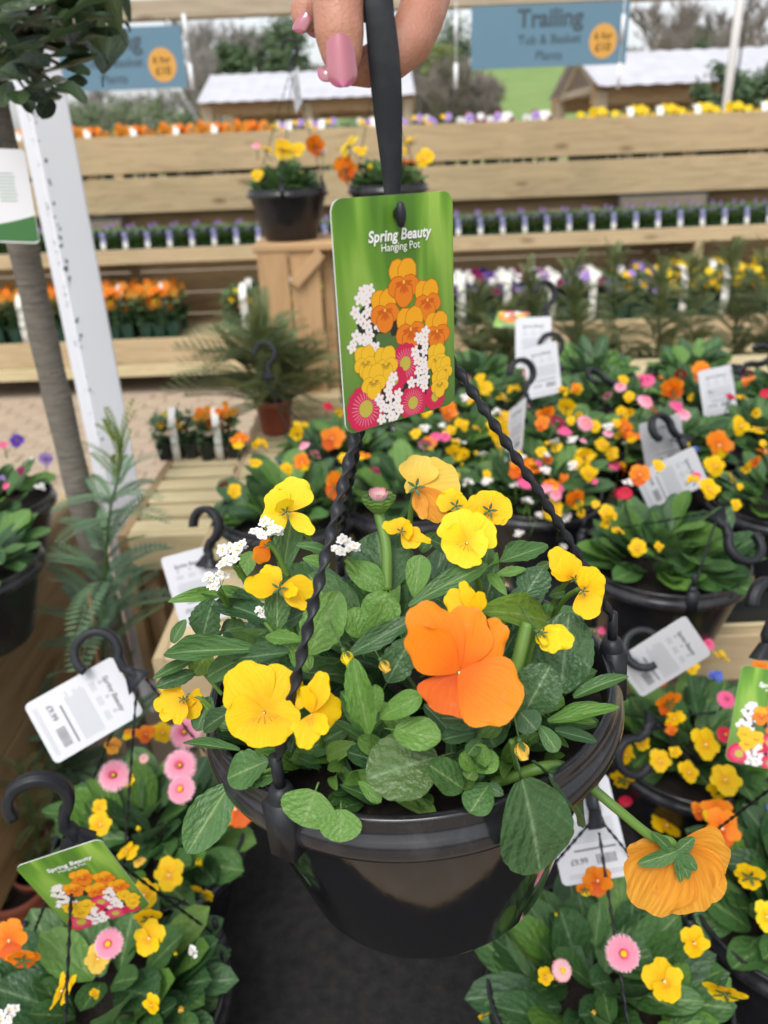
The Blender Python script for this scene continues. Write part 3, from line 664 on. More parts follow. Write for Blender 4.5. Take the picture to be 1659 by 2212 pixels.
LAB = {'amber': 'amber violas', 'yellow': 'yellow violas', 'lilac': 'lilac and white violas', 'violet': 'dark violet violas', 'white': 'white violas', 'mixed': 'mixed pastel violas', 'few': 'young plants just opening'}
z1 = S1Z+.0102; z2 = S2Z+.0102; z3 = S3Z+.0102
rg = random.Random(5)
x = -2.75; k = 0
while x < 2.75:                                                    # lowest shelf
    px, _ = proj(V((x, YB+.2, z1+.1)))
    kind = 'amber' if px < 480 else ('mixed' if px < 900 else ('violet' if px < 1130 else ('lilac' if px < 1290 else ('white' if px < 1380 else 'yellow'))))
    if not (405 < px < 450):
        for row in (0, 1):
            s = 2.05
            pack(x+rnd(-.012, .012), YB+.17+row*.23, z1, kind, 'banded carry pack of %s on the lowest bench shelf' % LAB[kind], 'lowest shelf packs of '+LAB[kind], 'trayg', 'folD', 'band' if rg.random() < .8 else None, rnd(-.15, .15), s)
    x += .275; k += 1
x = -2.7
while x < 2.8:                                                     # middle shelf
    kind = 'few'
    for row in (0, 1):
        pack(x, YC+.12+row*.125, z2, kind, 'dense green seedling pack with lilac label card on the middle bench shelf', 'middle shelf seedling packs', 'trayg', 'folL', 'lab', 0, 1.25)
    x += .141
x = -2.75
while x < 2.8:                                                     # top shelf, behind the upper rails
    px, _ = proj(V((x, YA+.2, z3+.1)))
    kind = 'amber' if px < 560 else ('white' if px < 960 else ('lilac' if px < 1200 else 'yellow'))
    dz = A_t-.115-z3
    t = pack(x+rnd(-.02, .02), YA+.16, z3, kind, 'tall banded pack of %s peeping over the top bench rail' % LAB[kind], 'top shelf packs of '+LAB[kind], 'trayg', 'fol', 'band' if rg.random() < .75 else None, rnd(-.3, .3), 1.95)
    x += rg.choice((.21, .24, .30))

# ---- timber plinth with two hanging pots on top
YP = 2.50
pl = at_y(552, 530, YP); PZ = pl.z; pr = at_y(945, 515, YP)
plinth = thing('timber_plinth', ((pl.x+pr.x)/2, YP+.15, 0), 'tall plinth of vertical pine boards carrying two hanging pots', 'plinth')
xs = pl.x; edges = []
while xs < pr.x-.02: edges.append(xs); xs += .098 if len(edges) % 3 else .075
for i, xx in enumerate(edges):
    wv = (edges[i+1] if i+1 < len(edges) else pr.x)-xx-.004
    if i == 2: continue
    board('board', (xx+wv/2, YP+.012+(.006 if i % 2 else 0), 0), (xx+wv/2, YP+.012+(.006 if i % 2 else 0), PZ-.024), wv, .022, WOODW, plinth, V((1, 0, 0)))
xx = edges[2]; board('board', (xx+.033, YP+.06, 0), (xx+.033, YP+.06, PZ-.024), .07, .022, WOODW, plinth, V((1, 0, 0)))
board('side_board', (pl.x+.011, YP+.17, 0), (pl.x+.011, YP+.17, PZ-.024), .29, .02, WOODW, plinth, V((0, 1, 0))); board('side_board', (pr.x-.011, YP+.17, 0), (pr.x-.011, YP+.17, PZ-.024), .29, .02, WOODW, plinth, V((0, 1, 0)))
for k in range(3): board('top_board', (pl.x-.012, YP+.05+k*.108, PZ-.012), (pr.x+.012, YP+.05+k*.108, PZ-.012), .022, .105, WOODW, plinth)
board('brace', (pl.x+.11, YP-.006, PZ-.12), (pl.x+.20, YP-.006, PZ-.03), .035, .014, WOODW, plinth, V((0, 0, 1)))
mb = MB(); p0 = at_y(721, 548, YP-.03); mb.tube([(p0.x, YP-.03, .0), (p0.x, YP-.03, p0.z)], .006, 8); mb.ball((p0.x, YP-.03, p0.z), .010, 8)
tag(put('metal_rod', mb.mesh('metal_rod', BLACKM)), 'thin black upright rod standing against the timber plinth', 'rod')

# ---- hanging signs and beam
YS = 4.72
beam_t = zy(YS, (450, -6)); beam_b = zy(YS, (450, 37))
bo = tag(board('pergola_beam', (-4.5, YS+.03, (beam_t+beam_b)/2), (4.5, YS+.03, (beam_t+beam_b)/2), beam_t-beam_b, .09, WOODG), 'weathered overhead timber beam from which the blue signs hang', 'beam')
for x in (-3.9, 3.9):
    tag(board('pergola_post', (x, YS+.03, 0), (x, YS+.03, beam_b), .10, .10, WOODG, None, V((0, 1, 0))), 'weathered timber post holding up the overhead beam', 'post', 'beam posts')
SIGNB = noisy('sign_blue', (.115, .215, .290), (.125, .228, .305), 3, .55, bump=0); SIGNO = mat('sign_orange', (.62, .32, .06), .55); SIGND = mat('sign_lettering', (.045, .075, .095), .6); SIGNW = mat('sign_edge', (.6, .63, .68), .5)
def text_mesh(body, size, m, bold=0.0, shear=0.0, align='CENTER', spacing=1.0):
    cu = bpy.data.curves.new('t', 'FONT'); cu.body = body; cu.size = size; cu.align_x = align; cu.align_y = 'CENTER'; cu.offset = bold*size; cu.shear = shear; cu.space_character = spacing
    o = bpy.data.objects.new('t', cu); col.objects.link(o); dg = bpy.context.evaluated_depsgraph_get(); me = bpy.data.meshes.new_from_object(o.evaluated_get(dg)); bpy.data.objects.remove(o)
    me.materials.clear(); me.materials.append(m); return me
def shop_sign(x0, y0, x1, y1, label):
    a = at_y(x0, y0, YS); c = at_y(x1, y1, YS); z0 = zy(YS, (x0, y1)); cx = (a.x+c.x)/2
    h = px_m(118, V((cx, YS, 2))); ww = c.x-a.x; zc = a.z-h/2
    t = thing('hanging_sign', (cx, YS, zc-h/2), label, 'sign', 'blue hanging signs'); F_ = Matrix.Translation((cx, YS-.02, zc)) @ Matrix.Rotation(R(90), 4, 'X')
    mb = MB(); mb.box((-ww/2, -h/2, -.006), (ww/2, h/2, 0)); put('board', mb.mesh('board', SIGNB, False), t, F_)
    def wr(s, x, y, size, m, bold=0, nm='lettering'): put(nm, text_mesh(s, size, m, bold), t, F_ @ Matrix.Translation((x, y, .0012)))
    wr('Trailing', 0, h*.27, h*.40, SIGND, .028); wr('Tub & Basket', .0, -h*.06, h*.215, SIGND, .008); wr('Plants', 0, -h*.32, h*.215, SIGND, .008)
    mb = MB(); n = 40; mb.v = [(.0, 0, 0)]+[(math.cos(2*math.pi*k/n)*h*.26, math.sin(2*math.pi*k/n)*h*.28, 0) for k in range(n)]
    for k in range(n): mb.face((0, 1+k, 1+(k+1) % n))
    bx, by = ww*.345, -h*.12; put('price_disc', mb.mesh('price_disc', SIGNO), t, F_ @ Matrix.Translation((bx, by, .0012)))
    wr('6 for', bx, by+h*.08, h*.17, SIGND, .008); wr('£10', bx, by-h*.10, h*.19, SIGND, .012)
    for s in (-.40, .42):
        mb = MB(); mb.tube([(cx+s*ww, YS-.012, zc+h/2-.01), (cx+s*ww, YS-.012, beam_b-.001)], .0025, 5); put('cord', mb.mesh('cord', SIGNW), t)
    return t
shop_sign(72, 68, 404, 160, 'blue Trailing tub and basket plants sign half hidden by the tree crown')
shop_sign(1018, 16, 1350, 118, 'blue Trailing tub and basket plants sign hanging clear right of the hand')
for px_ in (985, 310+90, 1345):
    a = at_y(px_, 60, YS-.03); mb = MB(); mb.tube([(a.x, YS-.03, beam_b+.02), (a.x, YS-.03, a.z-.28)], .0025, 5)
    mb.box((a.x-.010, YS-.035, a.z-.06), (a.x+.010, YS-.030, a.z+.06)); mb.box((a.x-.010, YS-.035, a.z-.28), (a.x+.010, YS-.030, a.z-.16))
    tag(put('clip_strip', mb.mesh('clip_strip', WHITE)), 'thin strip with white clips dangling from the overhead beam', 'clip strip', 'clip strips')
# pole on the right
a = at_y(1591, 60, 6.35); mb = MB(); mb.tube([(a.x, 6.35, 0), (a.x, 6.35, 3.3)], .030, 12); tag(put('metal_pole', mb.mesh('metal_pole', mat('pole_white', (.62, .60, .58), .5))), 'slim off-white pole rising in front of the right-hand shelter', 'pole')
mb = MB(); mb.tube([(a.x+.03, 6.3, 0), (a.x+.035, 6.3, 2.1), (a.x+.13, 6.3, 2.9)], .007, 6); tag(put('bent_rod', mb.mesh('bent_rod', BLACKM)), 'thin dark bent rod beside the off-white pole', 'rod')

# ---- shelters
ROOFM = noisy('roof_sheet_white', (.46, .46, .50), (.55, .55, .60), 4, .5, bump=0)
def shelter(x0, x1, y, eave, ridge, label, dep=2.2):
    t = thing('market_shelter', ((x0+x1)/2, y, 0), label, 'shelter', 'white-roofed shelters'); ym = y+dep/2
    for sgn in (1, -1):
        mb = MB(); rows = []; n = int((x1-x0)/.05)
        for i in range(n+1):
            x = x0-.10+(x1-x0+.2)*i/n; wv = .007*math.cos(i*math.pi/2)
            rows.append([(x, (y-.25 if sgn > 0 else y+dep+.25), eave-.06+wv), (x, ym, ridge+wv)])
        mb.grid(rows); put('roof_sheet', mb.mesh('roof_sheet', ROOFM), t)
    board('beam', (x0-.1, y, eave-.14), (x1+.1, y, eave-.14), .18, .09, WOODB, t); board('beam', (x0-.1, y+dep, eave-.14), (x1+.1, y+dep, eave-.14), .18, .09, WOODB, t)
    for x in (x0, (x0+x1)/2, x1):
        for yy in (y, y+dep): board('post', (x, yy, 0), (x, yy, eave-.1), .13, .13, WOODG, t, V((0, 1, 0)))
        for yy in (y, y+dep): board('rafter', (x, yy, eave-.10), (x, ym, ridge-.07), .09, .05, WOODG, t)
        board('tie_beam', (x, y, eave-.05), (x, y+dep, eave-.05), .08, .05, WOODG, t)
    return t
YH = 12.5
e1 = at_y(425, 225, YH); e2 = at_y(880, 203, YH); shelter(e1.x+.15, e2.x, YH, e1.z+.06, at_y(440, 163, YH+1.1).z, 'open timber shelter with pale corrugated roof behind the raised hand')
YH2 = 9.5
e1 = at_y(1275, 190, YH2); rz_ = at_y(1265, 116, YH2+1.0).z; shelter(e1.x+.12, e1.x+5.5, YH2, e1.z+.06, rz_, 'gabled timber shelter with pale corrugated roof right of the blue sign', 2.0)

# ---- trees and shrubs far behind
TWIG = mat('bare_twigs', (.27, .23, .205), .9); TWIG2 = mat('bare_twigs_grey', (.34, .31, .29), .9)  # both twig colours lightened: distance haze is mixed into the base colour
EVER = leaf_mat('evergreen_far', (.030, .050, .026), (.050, .075, .035), rough=.7, trans=.1); OLIVE = leaf_mat('olive_shrub', (.12, .145, .085), (.17, .19, .11), rough=.7, trans=.15); GORSE = leaf_mat('gorse_yellow', (.20, .20, .05), (.26, .25, .06), rough=.8); CONIF = leaf_mat('conifer_dark', (.018, .045, .020), (.030, .065, .028), rough=.7, trans=.05)
def bare_tree(base, h, seed, label, group, m=TWIG, n2=5, spread=.5):
    rg = random.Random(seed); t = thing('bare_tree', base, label, 'tree', group); tr = MB(); tw = MB()
    def grow(p, d, L, r, lv):
        q = p+d*L; mid = p+d*L*.5+V((rg.uniform(-1, 1), rg.uniform(-1, 1), 0))*L*.05; b_ = tr if lv < 2 else tw
        b_.tube([p, mid, q], [r, r*.85, r*.65], 6 if lv < 2 else 3, False)
        if lv >= 5: return
        for i in range(n2 if lv < 4 else 6):
            a = rg.uniform(0, 6.28); s = rg.uniform(.35, .95)*spread*1.4; nd = (d+V((math.cos(a), math.sin(a), rg.uniform(-.1, .5)))*s).normalized(); st = rg.uniform(.45, 1.0)
            grow(p+(q-p)*st, nd, L*rg.uniform(.52, .74), max(r*.58, h*.0016), lv+1)
    grow(V((0, 0, -.3)), V((rg.uniform(-.06, .06), 0, 1)), h*.36, h*.022, 0)
    M = Matrix.Translation(base); put('trunk', tr.mesh('trunk', BARKD), t, M); stuff(put('crown', tw.mesh('crown', m), t, M)); return t
def leafy_tree(base, h, wd, seed, label, group, m=EVER, n=3200, name='leafy_tree', trunk=.25, leaf=.05, cone=False, cat='tree', clumps=26):
    rg = random.Random(seed); t = thing(name, base, label, cat, group); tr = MB(); M = Matrix.Translation(base)
    tr.tube([(0, 0, -.2), (.02*h, 0, h*.4), (0, 0, h*.8)], [h*.03, h*.022, h*.006], 7); cl = []
    for i in range(clumps):
        z = rg.uniform(trunk, .97); k = (1-z)*1.15 if cone else math.sqrt(max(.02, 1-((z-.58)/.46)**2)); a = rg.uniform(0, 6.28); rr = wd/2*k*rg.uniform(.3, .95)
        c = V((rr*math.cos(a), rr*math.sin(a), z*h)); cl.append((c, wd*rg.uniform(.10, .20)*(.6 if cone else 1)))
        tr.tube([(0, 0, max(.1, z-.25)*h), tuple(c*.6+V((0, 0, c.z*.36))), tuple(c)], [h*.010, h*.006, h*.003], 4)
    put('trunk', tr.mesh('trunk', BARKD), t, M); mb = MB(); L = leaf*h
    for i in range(n):
        c, r = rg.choice(cl); d = V((rg.gauss(0, 1), rg.gauss(0, 1), rg.gauss(0, .8))); p = c+d*r*.55; a = V((rg.uniform(-1, 1), rg.uniform(-1, 1), rg.uniform(-.3, 1))).normalized(); s = a.orthogonal().normalized()
        l = L*rg.uniform(.5, 1.1); i0 = len(mb.v); mb.v += [tuple(p-a*l*.5), tuple(p+s*l*.22), tuple(p+a*l*.5), tuple(p-s*l*.22)]; mb.face((i0, i0+1, i0+2, i0+3), [(.5, 0), (1, .5), (.5, 1), (0, .5)])
    stuff(put('crown', mb.mesh('crown', m), t, M)); return t
def at_base(px, y): p = at_y(px, 300, y); return V((p.x, y, hill_z(p.x, y) if y > 26 else 0))
def top_h(px, py, y, base): return at_y(px, py, y).z-base.z
sd_ = 0
for px_, py_, y, lab in ((170, 205, 42, 0), (250, 175, 48, 0), (330, 185, 40, 0), (470, 60, 60, 1), (545, 75, 66, 1), (440, 95, 52, 1), (700, 120, 70, 1), (900, 165, 44, 2), (930, 150, 46, 2), (960, 160, 43, 2), (995, 140, 48, 2), (1030, 150, 45, 2), (1060, 165, 44, 2), (870, 140, 50, 2),
                         (1400, 10, 70, 3), (1450, 30, 62, 3), (1500, 22, 66, 3), (1550, 15, 58, 3), (1620, 5, 55, 3), (1655, 10, 60, 3), (1470, 55, 50, 3), (1370, 70, 60, 3)):
    sd_ += 1; ba = at_base(px_, y)
    bare_tree(ba, max(3, top_h(px_, py_, y, ba))*1.4, sd_, ('leafless grey tree low behind the left bench end', 'tall leafless tree between the left sign and the hook', 'leafless brown tree in the dense copse beside the green field', 'leafless tree on the rise behind the right-hand shelter')[lab], ('bare trees behind the left bench end', 'bare trees left of the hand', 'copse trees', 'bare trees on the right rise')[lab], TWIG if lab in (2, 3) else TWIG2, 4 if lab == 3 else 5, .55)
for px_, py_, y, wpx, lab, m, cone in ((612, 48, 62, 150, 'broad dark evergreen tree behind the left shelter', EVER, 0), (955, 45, 72, 190, 'dark evergreen tree rising behind the raised hand', EVER, 0), (940, 95, 58, 90, 'yellow-flowering bushy tree beside the hand', GORSE, 0), (520, 95, 52, 70, 'small dark evergreen left of the black hook', EVER, 0),
                                  (1480, 85, 64, 150, 'spreading dark tree above the right-hand roof', EVER, 0), (1200, 128, 150, 200, 'distant dark hedge tree topping the green field', EVER, 0)):
    ba = at_base(px_, y); h = top_h(px_, py_, y, ba); leafy_tree(ba, h, wpx*y/FOC*1.05, int(px_), lab, 'far evergreen trees', m, 8000, trunk=.2, leaf=.055, clumps=40)
for i, (px_, py_, y, wpx, cone) in enumerate(((150, 240, 17, 90, 0), (215, 232, 19, 110, 0), (290, 215, 16, 110, 0), (350, 205, 20, 90, 1), (395, 235, 18, 90, 0), (255, 190, 18, 40, 1), (480, 245, 22, 90, 0), (540, 246, 24, 90, 0), (600, 250, 22, 80, 0), (760, 235, 26, 110, 0), (1320, 215, 24, 110, 0), (1380, 190, 26, 120, 0))):
    ba = at_base(px_, y); h = max(1.2, top_h(px_, py_, y, ba)); leafy_tree(ba, h, wpx*y/FOC*1.15, 50+i, 'slim pointed olive-green conifer beyond the bench' if cone else 'rounded olive-green shrub growing beyond the bench', 'olive conifers' if cone else 'olive shrubs', OLIVE, 2200, 'garden_shrub', .12, .045, bool(cone), 'shrub')
for i, (px_, py_, y, wpx) in enumerate(((1490, 158, 6.6, 95), (1555, 138, 6.9, 95), (1625, 134, 6.7, 110), (1690, 140, 6.8, 110))):
    ba = at_base(px_, y); h = top_h(px_, py_, y, ba); leafy_tree(ba, h, wpx*y/FOC*1.1, 80+i, 'bushy dark green conifer standing behind the right end of the bench', 'dark conifers', CONIF, 5200, 'conifer', .15, .040, False, 'tree', 44)
print('setting done')

# ================================================================== TAGS
TW, TH = .074, .1045
def rounded(w, h, r, n=6):
    out = []
    for cx, cy, a0 in ((w/2-r, h/2-r, 0), (-w/2+r, h/2-r, 90), (-w/2+r, -h/2+r, 180), (w/2-r, -h/2+r, 270)):
        for i in range(n+1): a = R(a0+90*i/n); out.append((cx+r*math.cos(a), cy+r*math.sin(a)))
    return out
def card_mesh(w, h, r, th, front, back, edge, name='card', hole=None, bend=0.0):
    b = MB(); o = rounded(w, h, r); n = len(o); bz = lambda x, y: bend*(y/h)**2
    b.v = [(x, y, th/2+bz(x, y)) for x, y in o]+[(x, y, -th/2+bz(x, y)) for x, y in o]
    b.face(tuple(range(n))); b.mi = 1; b.face(tuple(range(2*n-1, n-1, -1))); b.mi = 2
    for k in range(n): b.face((k, n+k, n+(k+1) % n, (k+1) % n))
    return b.mesh(name, [front, back, edge], False)
def tag_green():
    m = mat('tag_print_green', (.14, .33, .03), .28, .5); q = NT(m); vec, mp = q.coord('Object'); mp.inputs['Rotation'].default_value = (0, 0, R(-32)); mp.inputs['Scale'].default_value = (1.0, .16, 1)
    n = q.noise(vec, 55, 2, .45, .3); c = q.ramp(n, [(.40, (.080, .21, .022)), (.50, (.15, .34, .03)), (.60, (.33, .54, .085))])
    tc = q.n('TexCoord'); sp = q.n('SeparateXYZ'); q.l(tc.outputs['Object'], sp.inputs[0]); g = q.math('MULTIPLY', q.math('ADD', sp.outputs[1], .055), 9.0, clamp=True)
    c = q.mix(g, (.055, .15, .028), c); q.l(c, q.p.inputs['Base Color']); return m
TAGG = tag_green(); CARDW = mat('tag_white', (.56, .57, .61), .35); CARD_E = mat('tag_edge_white', (.78, .80, .78), .4)
TAG_ME = card_mesh(TW, TH, .006, .0006, TAGG, CARDW, CARD_E)
PR = {k: mat('print_'+k, c, .3) for k, c in {'amber': (.80, .36, .012), 'yellow': (.80, .48, .02), 'orange': (.72, .20, .012), 'deep': (.55, .10, .008), 'lemon': (.78, .50, .06), 'brown': (.14, .04, .008), 'white': (.80, .76, .78), 'crimson': (.56, .012, .075), 'pinkray': (.75, .28, .40), 'eye': (.48, .42, .06), 'dark': (.015, .024, .015), 'leafp': (.07, .15, .04), 'ink': (.86, .87, .86), 'amberd': (.50, .17, .008), 'yellowd': (.52, .27, .008), 'oranged': (.42, .085, .006)}.items()}
PRK = list(PR)
def tag_print_mesh():
    b = MB(); lay = [0]
    def uvmap(x, y):
        l = 95+(y-180)/1955*145; r = 1115+(y-115)/1755*15; t = 180-65*(x-95)/1020; bo = 2135-265*(x-240)/890
        return (-TW/2+TW*(x-l)/(r-l), TH/2-TH*(y-t)/(bo-t))
    def poly(pts, m):
        lay[0] += 1; z = .00036+lay[0]*.0000008; i0 = len(b.v); b.v += [(x, y, z) for x, y in pts]; b.mi = PRK.index(m); b.face(tuple(range(i0, i0+len(pts))))
    def ell(cx, cy, rx, ry, a, m, n=14, wob=0.0, sd=0):
        ca, sa = math.cos(a), math.sin(a); pts = []
        for k in range(n):
            t = 2*math.pi*k/n; w_ = 1+wob*math.sin(k*2.3+sd); x, y = rx*w_*math.cos(t), ry*w_*math.sin(t); pts.append((cx+x*ca-y*sa, cy+x*sa+y*ca))
        poly(pts, m)
    S = TW/1000.0
    def inside(p): return abs(p[0]) < TW/2-.001 and abs(p[1]) < TH/2-.001
    for x, y, r in ((560, 1350, 170), (700, 1650, 200), (420, 1150, 120), (840, 1450, 120), (560, 1800, 150), (790, 1700, 130)): c = uvmap(x, y); ell(c[0], c[1], r*S, r*S*1.0, 0, 'dark', 18, .06, x)
    for x, y in ((540, 1290), (580, 1340), (500, 1310), (620, 1330)): c = uvmap(x, y); ell(c[0], c[1], 40*S, 60*S, .4+x, 'leafp')
    def floret(x, y, r=44):
        c = uvmap(x, y); a0 = x*.7
        for k in range(5): a = a0+k*1.2566; ell(c[0]+math.cos(a)*r*.55*S, c[1]+math.sin(a)*r*.55*S, r*.46*S, r*.34*S, a, 'white', 8)
        ell(c[0], c[1], r*.16*S, r*.16*S, 0, 'yellow', 6)
    def dais(x, y, r):
        c = uvmap(x, y); ell(c[0], c[1], r*S, r*S, 0, 'crimson', 40, .05, x)
        if r > 100:
            for k in range(26): a = k*.2417; ell(c[0]+math.cos(a)*r*.56*S, c[1]+math.sin(a)*r*.56*S, r*.22*S, r*.018*S, a, 'pinkray', 6)
        ell(c[0], c[1], r*.36*S, r*.36*S, 0, 'eye', 16)
    def pan(x, y, r, cols, wh=False):
        c = uvmap(x, y)
        for an, rr, rx, ry, m in ((125, .50, .55, .50, cols[0]), (62, .46, .55, .52, cols[0]), (200, .42, .50, .42, cols[1]), (-18, .42, .50, .42, cols[1]), (268, .45, .55, .52, cols[1])):
            a = R(an); ell(c[0]+math.cos(a)*r*rr*S, c[1]+math.sin(a)*r*rr*S*1.05, r*rx*S*1.05, r*ry*S*1.06, a, m+'d', 18, .035, an+x); ell(c[0]+math.cos(a)*r*rr*S, c[1]+math.sin(a)*r*rr*S*1.05, r*rx*S*.99, r*ry*S*.98, a, m, 18, .035, an+x)
        if not wh:
            for an in (200, -18, 262, 280, 240, 300, 180, 2): a = R(an); ell(c[0]+math.cos(a)*r*.26*S, c[1]+math.sin(a)*r*.26*S, r*.24*S, r*.06*S, a, 'deep', 8)
        else:
            for k in range(9): a = R(180+k*22.5); ell(c[0]+math.cos(a)*r*.24*S, c[1]+math.sin(a)*r*.22*S, r*.15*S, r*.022*S, a, 'brown', 6)
        ell(c[0], c[1]+r*.02*S, r*.07*S, r*.09*S, 0, 'lemon', 8)
    for x, y in ((400, 890), (350, 900), (375, 980), (320, 960), (290, 1070), (385, 1070), (460, 1040), (330, 1130), (440, 1110), (380, 1180), (470, 1180), (300, 1270), (270, 1360), (350, 1300), (400, 1260), (400, 1340), (450, 1370), (480, 1090)): floret(x, y)
    for a in ((520, 1060, 135), (675, 830, 150), (880, 975, 135), (735, 1220, 150), (965, 1235, 135)): pan(*a, ('amber', 'orange'))
    for a in ((690, 1510, 135), (600, 1650, 100), (380, 1900, 160)): dais(*a)
    for a in ((370, 1490, 105), (530, 1510, 115), (435, 1660, 115)): pan(*a, ('yellow', 'yellow'), True)
    for a in ((945, 1810, 95), (755, 1860, 125)): dais(*a)
    for x, y in ((860, 1240), (800, 1290), (850, 1330), (770, 1410), (850, 1400), (790, 1480), (845, 1500), (800, 1580), (860, 1560), (740, 1680), (860, 1640), (805, 1660), (850, 1710), (570, 1670), (590, 1630), (550, 1740), (480, 1820), (560, 1800), (630, 1780), (510, 1890), (560, 1900), (620, 1860), (640, 1920), (500, 2000), (570, 1970), (600, 2000)): floret(x, y)
    for a in ((960, 1470, 105), (1020, 1570, 95), (985, 1690, 95)): pan(*a, ('yellow', 'yellow'), True)
    b.v = [(min(max(x, -TW/2+.0006), TW/2-.0006), min(max(y, -TH/2+.0006), TH/2-.0006), z) for x, y, z in b.v]
    return b.mesh('print', [PR[k] for k in PRK], False), uvmap
TAG_PR, tag_uv = tag_print_mesh()
TXT1 = text_mesh('Spring Beauty', .0068, PR['ink'], .026, .16, spacing=1.03); TXT2 = text_mesh('Hanging Pot', .0050, PR['ink'], .002, spacing=1.0)
def back_print():
    b = MB(); rg = random.Random(3)
    def bar(x, y, w_, h_): i = len(b.v); b.v += [(x, y, -.0006), (x, y+h_, -.0006), (x+w_, y+h_, -.0006), (x+w_, y, -.0006)]; b.face((i, i+1, i+2, i+3))
    b.mi = 1
    for k in range(3):
        for j in range(3): bar(-.024+k*.018, .020-j*.0022, .011, .0010)
        bar(-.020+k*.018, .025, .004, .004)
    for j in range(9): bar(-.030, .008-j*.0026, rg.uniform(.05, .06), .0012)
    for j in range(2): bar(-.030, -.044-j*.0025, .058, .0010)
    b.mi = 0; bar(-.028, -.021, .045, .0020)
    x = -.026
    while x < -.004: w_ = rg.choice((.0006, .001, .0014)); bar(x, -.036, w_, .010); x += w_+rg.choice((.0006, .001))
    return b.mesh('print', [INK, INKG], False)
TAG_BK = back_print(); PRICE = text_mesh('£9.99', .0085, INK, .02); TXT3 = text_mesh('Spring Beauty', .0080, INK, .02, .15)
FLIP = Matrix.Rotation(math.pi, 4, 'Y')
def plant_tag(M, label, art=True, name='plant_tag', group=None):
    t = link(bpy.data.objects.new(name, TAG_ME), None, M); tag(t, label, 'tag', group)
    if art:
        put('print', TAG_PR, t, M); c = tag_uv(640, 452); put('lettering', TXT1, t, M @ Matrix.Translation((c[0], c[1], .0008))); c = tag_uv(645, 542); put('lettering', TXT2, t, M @ Matrix.Translation((c[0], c[1], .0008)))
    put('back_print', TAG_BK, t, M); put('lettering', PRICE, t, M @ FLIP @ Matrix.Translation((-.014, -.031, .0007))); put('lettering', TXT3, t, M @ FLIP @ Matrix.Translation((0, .034, .0007)))
    return t
def card_matrix(TL, TR, BL):
    x = (TR-TL).normalized(); y = (TL-BL); y = (y-x*y.dot(x)).normalized(); z = x.cross(y); c = TL+(TR-TL)*.5+(BL-TL)*.5
    return Matrix(((x.x, y.x, z.x, c.x), (x.y, y.y, z.y, c.y), (x.z, y.z, z.z, c.z), (0, 0, 0, 1)))
def card_at(p, xdir, ydir):
    x = xdir.normalized(); y = (ydir-x*ydir.dot(x)).normalized(); z = x.cross(y); return Matrix(((x.x, y.x, z.x, p.x), (x.y, y.y, z.y, p.y), (x.z, y.z, z.z, p.z), (0, 0, 0, 1)))

# ================================================================== THE HELD POT
HC = CAM+V((.0116, .3966, -.2954)); HT = Matrix.Rotation(-.057, 4, 'Y') @ Matrix.Rotation(-.0476, 4, 'X'); HM = Matrix.Translation(HC) @ HT
hero = thing('hanging_pot', HC-V((0, 0, .155)), 'glossy black hanging pot of yellow and orange pansies held up by hand', 'hanging pot')
put('pot', POT_HI, hero, HM); put('rim', RIM_HI, hero, HM); put('soil', SOIL_ME, hero, HM)
YH_ = .3905
HUB = at_y(853, 590, YH_+.012)
# strap and hook over the finger
b = MB(); pts = []; wd = []
for px_, py_, w_ in ((853, 588, 30), (850, 500, 30), (849, 440, 33), (847, 400, 38), (845, 350, 46), (842, 300, 54), (838, 240, 62), (834, 180, 67), (829, 120, 68), (824, 70, 66), (820, 35, 64)):
    p = at_y(px_, py_, YH_); pts.append(p); wd.append(px_m(w_, p))
p = pts[-1]; c = p+V((0, .013, .004))
for i in range(1, 13):
    a = R(180-16*i); pts.append(c+V((-.0009*i*.4, .013*math.cos(a), .013*math.sin(a)))); wd.append(.0128-.0002*i)
ribbon(b, pts, wd, .0040, CR); put('hook', b.mesh('hook', HOOK), hero)
b = MB(); b.ball(tuple(HUB+V((0, .0, -.004))), .011, 12, (1.3, .7, .6)); put('hub', b.mesh('hub', HOOK), hero)
for px_, py_, side in ((651, 1672, ray(735, 1250).normalized()*-.022), (1291, 1398, ray(1130, 1100).normalized()*-.016+CR*.003), (705, 1215, V((-.003, 0, 0)))):
    d = ray(px_, py_).normalized(); nrm = (HT @ V((0, 0, 1))); t_ = (HC+nrm*.006-CAM).dot(nrm)/d.dot(nrm); p = CAM+d*t_
    rad = p-HC; rad = rad-nrm*rad.dot(nrm); ang = math.atan2(rad.y, rad.x); p = HC+rad.normalized()*.1262+nrm*.026
    put('clip', CLIP, hero, HM @ Matrix.Rotation(ang, 4, 'Z') @ Matrix.Translation((.1268, 0, .000)) @ Matrix.Rotation(math.pi/2, 4, 'Z'))
    wire(hero, HUB+(p-HUB).normalized()*.004, p, 0, .0031, 170, 21, .50, side, 10)
# printed tag on its nib
d1 = .318
tTL, tTR, tBL = pt(711, 430, d1), pt(976, 412, d1*1.1337), pt(748, 941, d1*1.128)
TM = card_matrix(tTL, tTR, tBL)
# rescale to the measured corners
k_ = (tTR-tTL).length/TW; TMs = TM @ Matrix.Diagonal((k_, (tBL-tTL).length/TH, 1, 1))
tg = plant_tag(TMs, 'green Spring Beauty Hanging Pot picture tag hanging on the held strap', True)
hole = None
d = ray(852, 461); nz = TM.to_3x3() @ V((0, 0, 1)); t_ = (TM.translation-CAM).dot(nz)/d.dot(nz); nib = CAM+d*t_
b = MB(); q = at_y(851, 458, YH_); b.tube([q, (q+nib)/2, nib+nz*.003, nib+nz*.0048-V((0, 0, .002))], [.0026, .0026, .0026, .0020], 10); b.ball(tuple(nib+nz*.0042-V((0, 0, .0005))), .0030, 10, (.85, .8, 1.9)); put('tag_nib', b.mesh('tag_nib', HOOK), hero)

